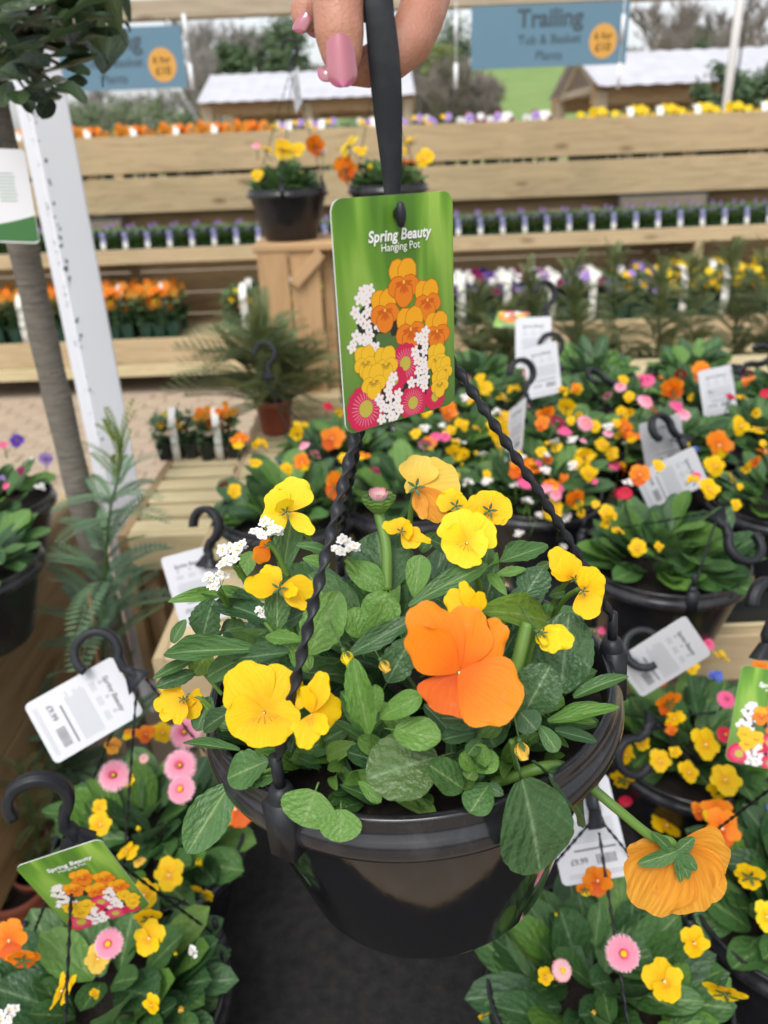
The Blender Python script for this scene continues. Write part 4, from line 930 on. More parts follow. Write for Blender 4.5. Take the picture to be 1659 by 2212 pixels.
# ---- leaves read from the photograph: region transforms
ZR = {'A': (329.1, 960, .3637), 'B': (822.9, 960, .3637), 'C': (740.6, 1289, .3637), 'D': (384, 1179.5, .2645), 'E': (384, 1591, .529)}
def zp(rg_, x, y): a, b_, s = ZR[rg_]; return a+s*x, b_+s*y
def hero_leaf(rg_, x0, y0, x1, y1, wpx, key, s0=.86, s1=1.0, up=.45, twist=0.0):
    a = zp(rg_, x0, y0); c = zp(rg_, x1, y1); pb_, D0 = dome_hit(HC, *a, s0, .124, .125); pt_, D1 = dome_hit(HC, *c, s1, .124, .125)
    n = (CAM-(pb_+pt_)/2).normalized()*.75 + WORLD_UP*up + V((rnd(-.18, .18), rnd(-.1, .1), 0)) + CR*twist
    w_ = px_m(wpx*ZR[rg_][2], (pb_+pt_)/2)
    k = key if key[-1].isdigit() else key+str(random.randrange(3))
    return place_leaf(hero, k, pb_, pt_, w_*1.12, n)
HL = [('A', 780, 770, 832, 415, 160, 'spoonM', .9, 1.02), ('A', 450, 885, 88, 942, 80, 'lanceL', .9, 1.1), ('A', 690, 940, 303, 900, 70, 'lanceL', .9, 1.04), ('A', 730, 1070, 375, 965, 160, 'lanceD', .9, 1.0),
      ('A', 300, 1165, 372, 915, 190, 'scalD', .95, 1.04), ('A', 645, 1225, 90, 1252, 140, 'scalM', .95, 1.06), ('A', 525, 1275, 825, 1240, 130, 'scalD', .98, 1.02), ('A', 742, 1105, 742, 828, 140, 'scalM', 1.0, 1.07),
      ('A', 800, 1060, 985, 965, 125, 'lanceD', .92, .98), ('A', 930, 1245, 1115, 870, 240, 'scalL1', .95, 1.0), ('A', 1195, 1165, 930, 775, 290, 'roundM', .84, .92), ('A', 1400, 870, 1330, 522, 340, 'roundD', .86, .95),
      ('A', 1375, 860, 1150, 710, 150, 'lanceL', .92, .98), ('A', 1330, 1100, 1390, 870, 220, 'roundL', .92, 1.0), ('A', 1555, 905, 1592, 655, 135, 'spoonL', .95, 1.02), ('B', 165, 965, 632, 715, 120, 'spoonM', .95, 1.03),
      ('A', 1165, 1255, 1575, 1025, 120, 'scalD', .96, 1.0), ('A', 678, 1145, 890, 1170, 90, 'scalL', 1.0, 1.03), ('A', 935, 1340, 815, 1185, 130, 'lanceL', .95, 1.0), ('A', 335, 1235, 240, 1375, 150, 'lanceY', .9, 1.0),
      ('A', 515, 1285, 335, 1380, 150, 'roundM', .92, 1.0), ('A', 235, 1285, 0, 1398, 65, 'lanceM', .95, 1.1), ('A', 260, 1355, 15, 1445, 95, 'scalD', .95, 1.08), ('A', 345, 1500, 262, 1705, 115, 'roundD', .95, 1.02), ('A', 460, 1590, 312, 1695, 115, 'lanceD', .97, 1.04),
      ('A', 525, 1822, 188, 1782, 60, 'lanceM', .95, 1.06), ('A', 120, 1180, 200, 1040, 70, 'lanceM', .9, 1.0), ('A', 400, 1140, 560, 1090, 120, 'scalM', .85, .92), ('A', 600, 640, 520, 800, 110, 'lanceL', .9, .96), ('A', 1040, 640, 850, 600, 60, 'lanceM', .9, 1.0), ('A', 1050, 720, 890, 680, 70, 'lanceL', .9, .98),
      ('E', 375, 100, 208, 172, 140, 'scalM', .95, 1.05), ('E', 215, 192, 40, 476, 160, 'scalM1', 1.02, 1.12), ('E', 420, 150, 290, 180, 90, 'scalM', .95, 1.0), ('E', 562, 222, 510, 366, 215, 'roundL', 1.02, 1.10), ('E', 666, 298, 662, 432, 155, 'roundL', 1.02, 1.10), ('E', 738, 185, 830, 272, 50, 'spoonL', .92, .98),
      ('E', 1062, 85, 772, 175, 255, 'roundD', .94, 1.02), ('E', 1160, 210, 1018, 112, 125, 'roundM', .98, 1.05), ('E', 1272, 195, 1190, 316, 115, 'spoonM', .95, 1.05), ('E', 1402, 170, 1475, 540, 300, 'roundD1', 1.04, 1.13), ('E', 1505, 150, 1648, 330, 170, 'roundD', 1.0, 1.05),
      ('E', 1215, 135, 1312, 85, 85, 'spoonL', .98, 1.03), ('E', 1215, 135, 1262, 35, 80, 'spoonL', .98, 1.02), ('E', 1215, 135, 1150, 70, 70, 'spoonL', .98, 1.0), ('E', 1215, 135, 1180, 175, 60, 'spoonM', .98, 1.02), ('E', 1260, 200, 1330, 240, 50, 'lanceD', .95, 1.0),
      ('C', 225, 720, 478, 585, 130, 'spoonL', .98, 1.06), ('C', 310, 792, 584, 855, 195, 'roundL', .98, 1.07), ('C', 865, 738, 572, 722, 140, 'spoonD', .98, 1.05), ('C', 775, 815, 582, 852, 95, 'spoonD', .94, 1.0), ('C', 820, 848, 738, 944, 78, 'spoonM', .96, 1.03),
      ('C', 1092, 668, 1235, 405, 255, 'roundD', .97, 1.06), ('C', 1290, 570, 1345, 92, 300, 'roundD', .9, .98), ('C', 1055, 690, 1150, 795, 150, 'roundD', 1.0, 1.05), ('C', 1165, 765, 1276, 922, 98, 'spoonM', .98, 1.06), ('C', 1255, 795, 1500, 862, 75, 'lanceD', .96, 1.04),
      ('C', 1215, 745, 1640, 662, 80, 'lanceL', .96, 1.12), ('C', 1245, 730, 1502, 752, 55, 'lanceL', .96, 1.06), ('C', 1370, 600, 1700, 478, 80, 'lanceM', .96, 1.14), ('C', 1300, 680, 1530, 640, 55, 'lanceL', .92, 1.03), ('C', 1225, 165, 795, 95, 215, 'lanceY', .88, .98), ('C', 155, 808, 60, 355, 165, 'scalL', .97, 1.07), ('C', 140, 800, -20, 560, 120, 'scalM', .97, 1.06), ('C', 192, 695, 190, 515, 90, 'spoonL', 1.0, 1.08),
      ('C', 265, 505, 410, 245, 185, 'scalD', .93, 1.0), ('C', 100, 240, 60, 60, 150, 'roundL', .9, .97), ('C', 190, 250, 270, 20, 150, 'lanceL', .9, 1.0),
      ('B', 700, 705, 985, 605, 115, 'scalM', .94, 1.0), ('B', 720, 690, 870, 585, 95, 'scalM', .9, .95), ('B', 850, 910, 965, 735, 190, 'scalD', .94, 1.0), ('B', 680, 780, 860, 742, 60, 'scalL', .92, .97), ('B', 640, 770, 750, 900, 60, 'lanceL', .9, .95), ('B', 620, 720, 640, 600, 80, 'lanceM', .88, .94), ('B', 900, 780, 1000, 700, 60, 'lanceM', .9, .96), ('B', 980, 1000, 1000, 940, 60, 'spoonM', .92, .96), ('B', 1000, 900, 1100, 870, 70, 'spoonM', .9, .98), ('B', 420, 640, 290, 560, 90, 'spoonD', .9, .97), ('B', 300, 900, 400, 960, 90, 'spoonD', .85, .9), ('B', 240, 640, 330, 520, 80, 'lanceM', .85, .92)]
for h_ in HL: hero_leaf(*h_)
# fill inside the dome
rg = random.Random(21)
nrmH = HT @ WORLD_UP
for i in range(135):
    a = rg.uniform(0, 6.283); rr = .100*math.sqrt(rg.random())
    b_ = HC+V((rr*.8*math.cos(a), rr*.8*math.sin(a), -.018+.045*(1-rr/.12)*rg.random())); el = R(rg.uniform(15, 75)) if rr < .06 else R(rg.uniform(5, 50)); L = rg.uniform(.035, .068)
    a2 = a+rg.uniform(-.8, .8); d = V((math.cos(a2)*math.cos(el), math.sin(a2)*math.cos(el), math.sin(el)))
    if b_.y < HC.y-.055 and abs(b_.x-HC.x-.01) < .06: continue
    place_leaf(hero, rg.choice(('scal', 'spoon', 'lance', 'round'))+rg.choice('DDDMML')+str(rg.randrange(3)), b_, b_+d*L, L*rg.uniform(.35, .55), V((d.x*-.4+rg.uniform(-.4, .4), d.y*-.4-.3+rg.uniform(-.3, .3), 1)))
rg = random.Random(77)
for i in range(90):
    cx, cy = rg.choice(((770, 1690), (700, 1640), (880, 1700), (1000, 1660), (1090, 1640), (1150, 1580), (820, 1600), (960, 1600), (620, 1640), (560, 1600)))
    px_, py_ = cx+rg.gauss(0, 28), cy+rg.gauss(0, 22); b_ = dome_hit(HC, px_, py_+18, .80, .124, .125)[0]; b_.z = max(b_.z, HC.z-.016); a = rg.uniform(0, 6.28); L = rg.uniform(.014, .034)
    d = V((math.cos(a)*.8, math.sin(a)*.8-.15, rg.uniform(.1, .9))).normalized()
    place_leaf(hero, rg.choice(('lance', 'lance', 'spoon'))+rg.choice('MLLD')+str(rg.randrange(3)), b_, b_+d*L, L*rg.uniform(.18, .42), V((rg.uniform(-.4, .4), -.6, .8)))
# ---- flowers of the held pot
CORE = HC+V((0, .0, .015))
def hero_flower(px_, py_, size, c, face, roll=0.0, s=1.0, stem=None, spread=1.0, fold=0.0, up=None):
    p, D = dome_hit(HC, px_, py_, s, .124, .125); st = None
    if stem is not None:
        q = dome_hit(HC, stem[0], stem[1], stem[2] if len(stem) > 2 else .6, .124, .125)[0]; st = q
    return make_pansy(hero, c, p, camdir(*face), px_m(size, p), roll, spread, fold, st, .7, up)
ZR['G'] = (987.5, 1701, .4048)
def crafted(rg_, cx, cy, c, petals, s=1.1, back=False, stem=None, eye=46, depth=None):
    """one bloom whose five petals are laid out singly: (tip x, tip y, width, petal kind, tip towards camera in mm)"""
    k = ZR[rg_][2]; C0 = zp(rg_, cx, cy); p = pt(*C0, depth) if depth else dome_hit(HC, *C0, s, .124, .125)[0]; dc = depth_of(p)
    M = Matrix.Translation(p-CF*(.0052 if back else .0034)) @ basis(camdir(.05, .1, -1 if back else 1), WORLD_UP, 0) @ Matrix.Scale(px_m(eye*k*4.6, p), 4); fl = put('flower', EYE if back else EYE_F, hero, M)
    for i, (tx, ty, w_, kd, dz) in enumerate(petals):
        cc = c if len(kd) == 1 else kd[:3]; kk = kd[-1]; q = pt(*zp(rg_, tx, ty), dc-dz*.001); o_ = -CF*(.0005*i+.0006); y = q-p; L = y.length; yh = y/L
        n = camdir(rnd(-.12, .12), rnd(.0, .25), 1); n = (n-yh*n.dot(yh)).normalized(); x = yh.cross(n); l0, w0 = {'u': (.54, .60), 's': (.50, .46), 'l': (.50, .66)}[kk]
        sx = w_*k*dc/FOC/w0*1.06; sy = L/l0; b_ = p+o_
        put('petal', PET[cc+kk+str(i % 2)], fl, Matrix(((x.x*sx, yh.x*sy, n.x*sy, b_.x), (x.y*sx, yh.y*sy, n.y*sy, b_.y), (x.z*sx, yh.z*sy, n.z*sy, b_.z), (0, 0, 0, 1))))
    if stem:
        q = dome_hit(HC, *stem[:2], stem[2] if len(stem) > 2 else .7, .124, .125)[0]; b_ = p+CF*.004; stem_tube(hero, [b_, (b_+q)/2+V((0, 0, .004)), q], .0013, .0017)
    return fl
crafted('D', 715, 1345, 'yel', [(455, 985, 470, 'u', -2), (915, 1000, 490, 'u', -3), (410, 1455, 370, 's', 2), (1003, 1420, 270, 's', 1), (735, 1632, 470, 'l', 4)], 1.13, False, (640, 1640))
crafted('D', 1100, 1358, 'yel', [(1345, 1325, 290, 'u', -8), (1192, 1022, 190, 'u', -2), (1030, 1130, 120, 's', 3), (1225, 1515, 150, 's', 6), (1030, 1645, 210, 'l', 5)], 1.14, False, (700, 1640), 34)
crafted('D', 845, 335, 'yel', [(690, 172, 190, 'u', -6), (1138, 352, 215, 'u', -3), (1055, 508, 125, 'l', 2), (548, 305, 200, 's', 3), (990, 372, 130, 's', 7)], 1.10, True, (640, 1380), 50)
crafted('A', 805, 400, 'lem', [(870, 195, 240, 'u', -3), (690, 285, 170, 'u', 2), (655, 478, 170, 'l', 4), (962, 528, 100, 's', 2), (770, 330, 120, 's', 6)], 1.10, True, (690, 1210, .8), 26)
crafted('B', 205, 255, 'pal', [(240, 62, 230, 'u', -2), (468, 205, 310, 'u', -4), (145, 225, 110, 's', 1), (375, 445, 190, 'aprl', 1), (255, 445, 90, 'aprs', 2)], 1.12, True, (880, 1180, .8), 40)
crafted('B', 505, 585, 'lem', [(440, 392, 280, 'u', -2), (640, 440, 270, 'u', -3), (357, 560, 200, 's', 2), (628, 618, 190, 's', 2), (450, 715, 240, 'l', 4)], 1.07, False, (1040, 1290, .7), 34)
crafted('B', 635, 392, 'yel', [(640, 270, 200, 'u', -4), (510, 345, 170, 'u', -2), (775, 375, 190, 's', 0), (720, 455, 120, 'l', 2), (560, 420, 90, 's', 3)], 1.08, True, (1010, 1240, .7), 34)
crafted('B', 440, 365, 'yel', [(400, 262, 130, 'u', -3), (332, 322, 120, 'u', -1), (505, 325, 110, 's', 1), (430, 400, 60, 'l', 2)], 1.09, True, (990, 1240, .7), 30)
crafted('B', 120, 515, 'yel', [(95, 436, 130, 'u', -3), (10, 472, 80, 'u', 0), (235, 590, 140, 's', 2), (298, 575, 60, 'l', 3), (190, 500, 110, 's', 4)], 1.03, True, (870, 1260, .7), 22)
crafted('B', 1135, 795, 'yel', [(1018, 615, 150, 'u', -2), (1100, 650, 150, 'u', -1), (1200, 770, 110, 's', 1), (1008, 745, 80, 'l', 2)], 1.06, True, (1180, 1340, .8), 22)
crafted('B', 1185, 865, 'yel', [(1310, 760, 200, 'u', -2), (1322, 905, 190, 'u', -1), (1255, 1030, 170, 's', 2), (1205, 760, 70, 'l', 2)], 1.12, True, (1190, 1340, .8), 24)
crafted('B', 565, 1005, 'yel', [(385, 885, 180, 'u', -4), (478, 812, 90, 'u', 1), (592, 870, 90, 's', 2)], 1.03, False, (980, 1400, .7), 20)
crafted('A', 195, 1500, 'yel', [(38, 1415, 110, 'u', -2), (205, 1560, 110, 'u', -1), (15, 1552, 130, 's', 2), (60, 1628, 110, 's', 3), (150, 1658, 90, 'l', 4)], 1.10, True, (470, 1540, .8), 20)
crafted('A', 215, 1500, 'yel', [(290, 1520, 130, 'u', -1), (250, 1630, 130, 'l', 1)], 1.06, True, (470, 1560, .8), 16)
crafted('A', 690, 600, 'ora', [(612, 700, 110, 'u', -1), (660, 560, 90, 's', 1)], .98, True, (640, 1280, .7), 16)
crafted('B', 945, 1105, 'lem', [(1145, 1182, 150, 'u', 1), (1050, 1225, 130, 'l', 2), (1060, 1100, 70, 's', -1)], 1.05, True, (1130, 1470, .8), 24)
crafted('C', 685, 440, 'ora', [(960, 150, 260, 'u', -7), (760, 55, 330, 'u', -4), (430, 45, 330, 'u', -1), (640, 705, 430, 'l', 3), (385, 205, 270, 's', 5), (1030, 665, 430, 's', 6)], 1.14, False, (1050, 1500, .7), 40)
wp = pt(1466, 1850, .452)
crafted('G', 1165, 300, 'apr', [(905, 350, 120, 'u', -4), (1450, 440, 330, 'u', -5), (1390, 575, 260, 's', -3), (1270, 668, 400, 'l', 1), (1000, 660, 400, 'u', 3)], 1.0, True, None, 30, .452)
s0_ = dome_hit(HC, 1190, 1655, .96, .124, .125)[0]
stem_tube(hero, [s0_-V((.03, .0, .01)), s0_, pt(1245, 1675, .447), pt(1330, 1745, .447), pt(1405, 1805, .449), pt(1448, 1818, .449), pt(1462, 1840, .450)], .0032, .0026, STEM, n=10)
for (px_, py_, qx, qy, w_) in ((1462, 1838, 1375, 1865, 38), (1462, 1838, 1500, 1808, 30), (1465, 1842, 1487, 1898, 30), (1468, 1842, 1505, 1880, 28), (1450, 1838, 1405, 1795, 24), (1462, 1845, 1470, 1905, 22)):
    a_, c_ = pt(px_, py_, .446), pt(qx, qy, .444); place_leaf(hero, 'lanceM0', a_, c_, px_m(w_, a_), camdir(rnd(-.3, .3), .2, 1), 'sepal')
# daisy bud on a tall stem
p = dome_hit(HC, 817, 1092, 1.10, .124, .125)[0]; q_ = dome_hit(HC, 835, 1275, .9, .124, .125)[0]; sz = px_m(64, p)
b = MB(); rows = []
for i in range(7): t = i/6; rows.append([(math.cos(a)*(.12+.42*math.sin(t*1.6))*(1+.10*math.cos(a*9))*sz, math.sin(a)*(.12+.42*math.sin(t*1.6))*(1+.10*math.cos(a*9))*sz, (-.30+.68*t)*sz) for a in [2*math.pi*k/54 for k in range(54)]])
b.grid(rows, True); b.mi = 1
for k in range(26): a = k*.2417; petal_grid(b, .34*sz, .10*sz, 3, 2, cup=.3, ruf=.1, seed=k, M=Matrix.Translation((math.cos(a)*.22*sz, math.sin(a)*.22*sz, .24*sz)) @ Matrix.Rotation(a-math.pi/2, 4, 'Z') @ Matrix.Rotation(R(60), 4, 'X'), notch=0)
put('flower_bud', b.mesh('flower_bud', [LEAF_L, D_PALE]), hero, Matrix.Translation(p) @ basis(WORLD_UP+CR*.06, CF)); stem_tube(hero, [p-V((0, 0, sz*.28)), (p+q_)/2+CR*.002, q_], .0026, .0030, STEM, n=8)
for px_, py_, sz_, s in ((503, 1202, 66, 1.12), (577, 1150, 60, 1.12), (467, 1256, 52, 1.12), (745, 1186, 56, 1.08), (570, 1322, 34, 1.04)):
    p = dome_hit(HC, px_, py_, s, .124, .125)[0]; put('flower_cluster', FL1['whi_c'+str(random.randrange(2))], hero, Matrix.Translation(p) @ basis(camdir(-.2, .6, .8), WORLD_UP, rnd(-.5, .5)) @ Matrix.Scale(px_m(sz_, p)*1.15, 4))
    st = dome_hit(HC, px_+45, py_+95, .9, .124, .125)[0]; stem_tube(hero, [p-V((0, 0, .006)), (p+st)/2, st], .0012, .0016, STEM)
for px_, py_, sz_, kk, dx in ((742, 1405, 62, 'bud0', .5), (822, 1425, 52, 'bud1', .6), (1122, 1600, 70, 'bud1', .2), (1160, 1365, 60, 'bud0', .6)):
    p = dome_hit(HC, px_, py_, 1.05, .124, .125)[0]; put('flower_bud', FL1[kk], hero, Matrix.Translation(p) @ basis(camdir(dx, -.9, .25), WORLD_UP) @ Matrix.Scale(px_m(sz_, p), 4))
for x0, y0, x1, y1, r_ in ((1085, 1560, 1140, 1345, .0034), (1120, 1680, 1105, 1600, .0024), (505, 1692, 590, 1660, .0016), (480, 1500, 420, 1430, .0020)):
    r_ *= .62 if r_ < .003 else 1.0; stem_tube(hero, [dome_hit(HC, x0, y0, .86, .124, .125)[0], dome_hit(HC, (x0+x1)/2, (y0+y1)/2, .95, .124, .125)[0], dome_hit(HC, x1, y1, 1.02, .124, .125)[0]], r_)

# ================================================================== HAND
def capsules(chains, vox, name, m):
    b = MB()
    for ch in chains:
        P = [(pt(x, y, d) if not isinstance(x, V) else x, r) for x, y, d, r in ch]
        for i in range(len(P)-1):
            a, ra = P[i]; c, rc = P[i+1]
            for k in range(7):
                t = k/6; b.ball(tuple(a.lerp(c, t)), ra+(rc-ra)*t, 16)
    me = b.mesh('tmp', m); o = bpy.data.objects.new('tmp', me); col.objects.link(o)
    r = o.modifiers.new('r', 'REMESH'); r.mode = 'VOXEL'; r.voxel_size = vox; r.use_smooth_shade = True
    s = o.modifiers.new('s', 'SMOOTH'); s.factor = .5; s.iterations = 9
    out = bpy.data.meshes.new_from_object(o.evaluated_get(bpy.context.evaluated_depsgraph_get())); bpy.data.objects.remove(o); out.name = name
    for p in out.polygons: p.use_smooth = True
    return out
HK = .3905/.403*1.03
def hx(l): return [(x, y, d*HK, r) for x, y, d, r in l]
hand_me = capsules([
    hx([(850, -330, .378, .0190), (790, -250, .352, .0150), (745, -140, .337, .0125), (731, -30, .331, .0116), (730, 20, .330, .0110), (733, 70, .331, .0109), (738, 112, .3325, .0092), (740, 138, .335, .0062)]),      # thumb
    hx([(930, -260, .395, .0140), (935, -120, .378, .0122), (922, -10, .367, .0118), (908, 40, .362, .0113), (885, 88, .358, .0110), (845, 124, .355, .0100), (795, 145, .352, .0086), (750, 150, .350, .0066), (734, 151, .350, .0052)]),   # index
    hx([(880, -290, .40, .0140), (800, -190, .392, .0110), (720, -80, .385, .0098), (675, -10, .380, .0092), (662, 26, .377, .0080), (657, 40, .376, .0062)]),      # middle
    hx([(850, -300, .41, .0140), (790, -180, .405, .0105), (725, -60, .400, .0092), (692, 10, .394, .0085), (682, 40, .391, .0062)]),   # ring
    hx([(840, -320, .425, .0130), (795, -200, .420, .0096), (745, -95, .415, .0084), (715, -35, .409, .0074), (706, -8, .406, .0056)]),   # little finger
    hx([(860, -300, .385, .020), (900, -330, .392, .024), (960, -420, .40, .027), (1050, -560, .40, .025), (1180, -800, .40, .027), (1400, -1200, .40, .032)]),  # palm, wrist, forearm
    hx([(850, -210, .385, .0150), (905, -200, .390, .0150), (940, -250, .390, .0150)]),
], .0011, 'hand', SKIN_)
hp = pt(860, -250, .38)
hand = tag(link(bpy.data.objects.new('hand', hand_me), None, Matrix()), 'hand with long glossy pink nails gripping the black strap of the held pot', 'hand')
def nail(base, tip, w_, nrm, L_over=.3, dep=.0016, m=NAIL, curve=.34):
    y = tip-base; L = y.length; y = y/L; n = (nrm-y*nrm.dot(y)).normalized(); x = y.cross(n); b = MB(); rows = []
    for sgn in (0, 1):
        rows = []
        for i in range(27):
            v = math.sin(i/26*math.pi/2)**.9; hw = w_/2*(1-.06*math.cos(v*3))*((1-((v-.62)/.38)**2.0)**.5 if v > .62 else (1-.10*((.62-v)/.62)**3)); hw = max(hw, w_*.03)
            if v < .10: hw *= .72+2.8*v
            row = []
            for j in range(17):
                u = 2*j/16-1; z = dep*(1-(v-.4)**2*1.6) - curve*w_*(u*u)*(hw/(w_/2)) - (.0007 if sgn else 0); row.append(base+x*u*hw+y*L*v+n*z)
            rows.append(row)
        k0 = len(b.f); b.grid(rows if not sgn else [r[::-1] for r in rows])
        for f_i in range(k0, len(b.f)):
            if (f_i-k0)//16 >= 17: b.m[f_i] = 1
    return put('fingernail', b.mesh('fingernail', [NAIL, NAILT]), hand)
def hpnt(x, y, d): return pt(x, y, d*HK)
nail(hpnt(733, 74, .3218), hpnt(742, 188, .3265), px_m(66, hpnt(735, 120, .322)), camdir(.04, .10, 1), dep=.0012)
nail(hpnt(752, 156, .3445), hpnt(686, 149, .3455), .0105, camdir(-.15, .62, .75))
nail(hpnt(662, 28, .3685), hpnt(634, 66, .371), .0092, camdir(-.75, -.1, .55)); nail(hpnt(710, -8, .398), hpnt(694, 18, .400), .0078, camdir(-.7, -.3, .5)); nail(hpnt(688, 42, .384), hpnt(664, 72, .387), .0088, camdir(-.7, -.3, .5))
print('hero done')

# ================================================================== OTHER HANGING POTS
RZ1, RZ2 = T1+.1535, T2+.1545
G1 = 'hanging pots on the black matting'; G2 = 'hanging pots massed on the slatted table'
pots = {}
def add(key, c, label, group, seed, nleaf, hub=None, hookdir=None, hookside=None, **kw):
    pots[key] = (basket(c, label, 'hanging pot', group, seed, nleaf, hub, hookdir, hookside, **kw), c)
def hubdir(key): return None
add('F1', at_z(230, 2150, RZ1), 'black pot with orange pansies, pink daisies and a green picture tag, on black matting', G1, 31, 95, pt(165, 1822, .665), camdir(-.30, .80, .42), camdir(.25, -.35, .9))
add('F2', at_z(325, 1800, RZ1), 'black pot with fluffy pink daisies under a white price tag, on black matting', G1, 32, 100, pt(300, 1472, .865), camdir(-.72, .62, .1), camdir(.05, .1, 1))
add('F3', at_z(1310, 2125, RZ1), 'black pot with a pale pink daisy and white price tag, below the drooping apricot flower', G1, 33, 110, pt(1290, 1785, .79), camdir(-.12, .9, -.35), camdir(.9, .2, .4))
add('F4', at_z(1500, 1600, RZ1), 'black pot with rose daisies and blue forget-me-nots in front of the slatted table', G1, 34, 95, pt(1415, 1555, 1.02), camdir(-.6, -.75, .2), camdir(.3, .2, .9))
add('F8', at_z(1725, 1935, RZ1), 'black pot with bright yellow and orange pansies beside the apricot flower', G1, 35, 100, pt(1700, 1700, .66), camdir(.3, .9, 0), camdir(0, .2, 1))
add('S1', at_z(1432, 1195, RZ2), 'black pot of bright green leaves on the flat black tray', G2, 41, 95, at_z(1545, 1110, RZ2+.10), camdir(.5, -.7, .2), camdir(.2, .3, 1), sag=.0)
add('S2', at_z(622, 1092, RZ2), 'black pot of small yellow violas next to the two carry packs', G2, 42, 75, pt(447, 1222, 1.08), camdir(.05, .95, .1), camdir(-.5, .1, .9))
labs = {'R1': ('black pot with a large orange pansy and pink daisies behind the left wires', 880, 1065), 'R2': ('black pot of yellow violas and white forget-me-nots right of the wires', 1150, 1055), 'R3': ('black pot with an orange pansy behind the leafy green pot', 1690, 1070),
        'R4': ('black pot with pink daisies and yellow violas at the corner of the timber plinth', 735, 975), 'R5': ('black pot of yellow violas just below the green picture tag', 985, 962), 'R6': ('black pot with an orange pansy below three upright hooks', 1225, 955), 'R7': ('black pot with two white price tags lying across its flowers', 1445, 955), 'R8': ('black pot of paired bright yellow violas near the crimson daisies', 1665, 950),
        'R9': ('black pot of mixed yellow violas behind the green picture tag', 860, 880), 'R10': ('black pot of deep orange pansies behind the upright hooks', 1080, 872), 'R11': ('black pot with rose pink daisies in front of the feathery conifers', 1290, 868), 'R12': ('black pot with a white tag and crimson daisies near the feathery conifers', 1500, 862), 'R13': ('black pot with a flame orange pansy under a coiled hanger', 1700, 860),
        'R14': ('black pot of faded yellow violas at the back of the slatted table', 1020, 812), 'R15': ('black pot with a black hook lying on its pink daisies', 1270, 806), 'R16': ('black pot with crimson buds at the back of the slatted table', 1500, 800)}
hooks = {'R4': (578, 818, 1.72, (-.05, .95, 0), (-.1, .1, 1)), 'R6': (1133, 872, 1.42, (-.05, .95, .1), (.25, .1, .9)), 'R10': (1205, 802, 1.62, (-.2, .9, .1), (-.1, .1, 1)), 'R11': (1175, 690, 1.68, (.1, .95, 0), (.3, .1, .9)), 'R7': (1480, 955, 1.38, (-.6, .35, .2), (0, .4, .9)), 'R15': (1335, 835, 1.75, (-.8, .35, .1), (.1, .7, .6)), 'R13': (1590, 800, 1.7, (.5, .3, .2), (.1, .6, .7))}
for i, (k, (lab, px_, py_)) in enumerate(labs.items()):
    hk = hooks.get(k); add(k, at_z(px_, py_, RZ2), lab, G2, 50+i, 74, pt(hk[0], hk[1], hk[2]) if hk else None, camdir(*hk[3]) if hk else None, camdir(*hk[4]) if hk else None)
G3 = 'hanging pots on the brown-sided table'
add('L1', at_z(-30, 1078, T2-.03+.1535), 'black pot of purple and lilac violas beside the grey tree trunk', G3, 71, 60); add('L2', at_z(-85, 1215, T2-.03+.1535), 'black pot of lilac violas at the near end of the brown-sided table', G3, 72, 60)
cA = V((at_y(620, 400, YP+.15).x, YP+.15, PZ+.1535)); cB = V((at_y(838, 400, YP+.15).x, YP+.15, PZ+.1535)); G4 = 'pots on the timber plinth'
hb = at_y(632, 152, YP+.15); add('PA', cA, 'black pot of yellow and orange pansies under a black hook on the plinth', G4, 81, 95, hb, WORLD_UP, camdir(-.1, 0, 1)); add('PB', cB, 'black pot with a round orange pansy on the plinth behind the strap', G4, 82, 95, at_y(815, 175, YP+.15), WORLD_UP, V((1, 0, 0)))

def scatter(keys, lst, sep=False, sc_=1.0):
    for px_, py_, sz_, kind in lst:
        best = None
        for k in keys:
            t, c = pots[k]; p, D = dome_hit(c, px_, py_, 1.0); q = (0 if D > 0 else 1, (p-CAM).length if D > 0 else -D)
            if best is None or q < best[0]: best = (q, k)
        t, c = pots[best[1]]; side = rnd(-.5, .5); r_ = random.random()
        face = (side, rnd(-.1, .5), 1) if r_ < .45 else ((rnd(-1, 1), rnd(.2, .9), .35) if r_ < .8 else (rnd(-.6, .6), rnd(.2, .6), -.7))
        flower_on(t, c, px_, py_, sz_*sc_, kind, face, rnd(-.5, .5), rnd(1.0, 1.06), sep)
def conv(x0, y0, k, l): return [(x0+k*x, y0+k*y, s*k, c) for x, y, s, c in l]
ky = [k for k in pots if k[0] == 'R'] + ['S1', 'S2']
Y_ = lambda l: [(x, y, s, 'yel') for x, y, s in l]
L4 = Y_([(720, 830, 80), (430, 890, 75), (400, 950, 85), (405, 1015, 80), (230, 915, 65), (15, 955, 50), (850, 920, 60), (985, 860, 65), (800, 1065, 80), (825, 1140, 75), (885, 1010, 60), (930, 1050, 60), (1530, 920, 85), (1620, 935, 75), (1410, 1110, 90), (1485, 1160, 60), (1385, 1215, 90), (1300, 1090, 75), (1260, 1010, 60), (340, 740, 70), (430, 790, 70), (470, 745, 60), (770, 750, 45), (1310, 655, 45), (1540, 785, 50), (1210, 925, 45), (660, 1310, 70), (200, 1045, 80), (240, 1050, 50), (1510, 1290, 50), (130, 760, 60), (600, 1040, 50), (280, 800, 60), (60, 850, 60), (690, 750, 35)])
L4 += [(x, y, s, 'ora') for x, y, s in ((510, 1115, 125), (990, 930, 90), (965, 1110, 95), (1060, 1150, 95), (1360, 670, 110), (1215, 745, 100), (1645, 1045, 70), (1600, 1085, 55), (170, 850, 80), (605, 910, 65))] + [(x, y, s, 'ory') for x, y, s in ((1430, 1010, 120), (620, 870, 85), (760, 1265, 90), (650, 1200, 70), (1040, 970, 80), (80, 1000, 60))]
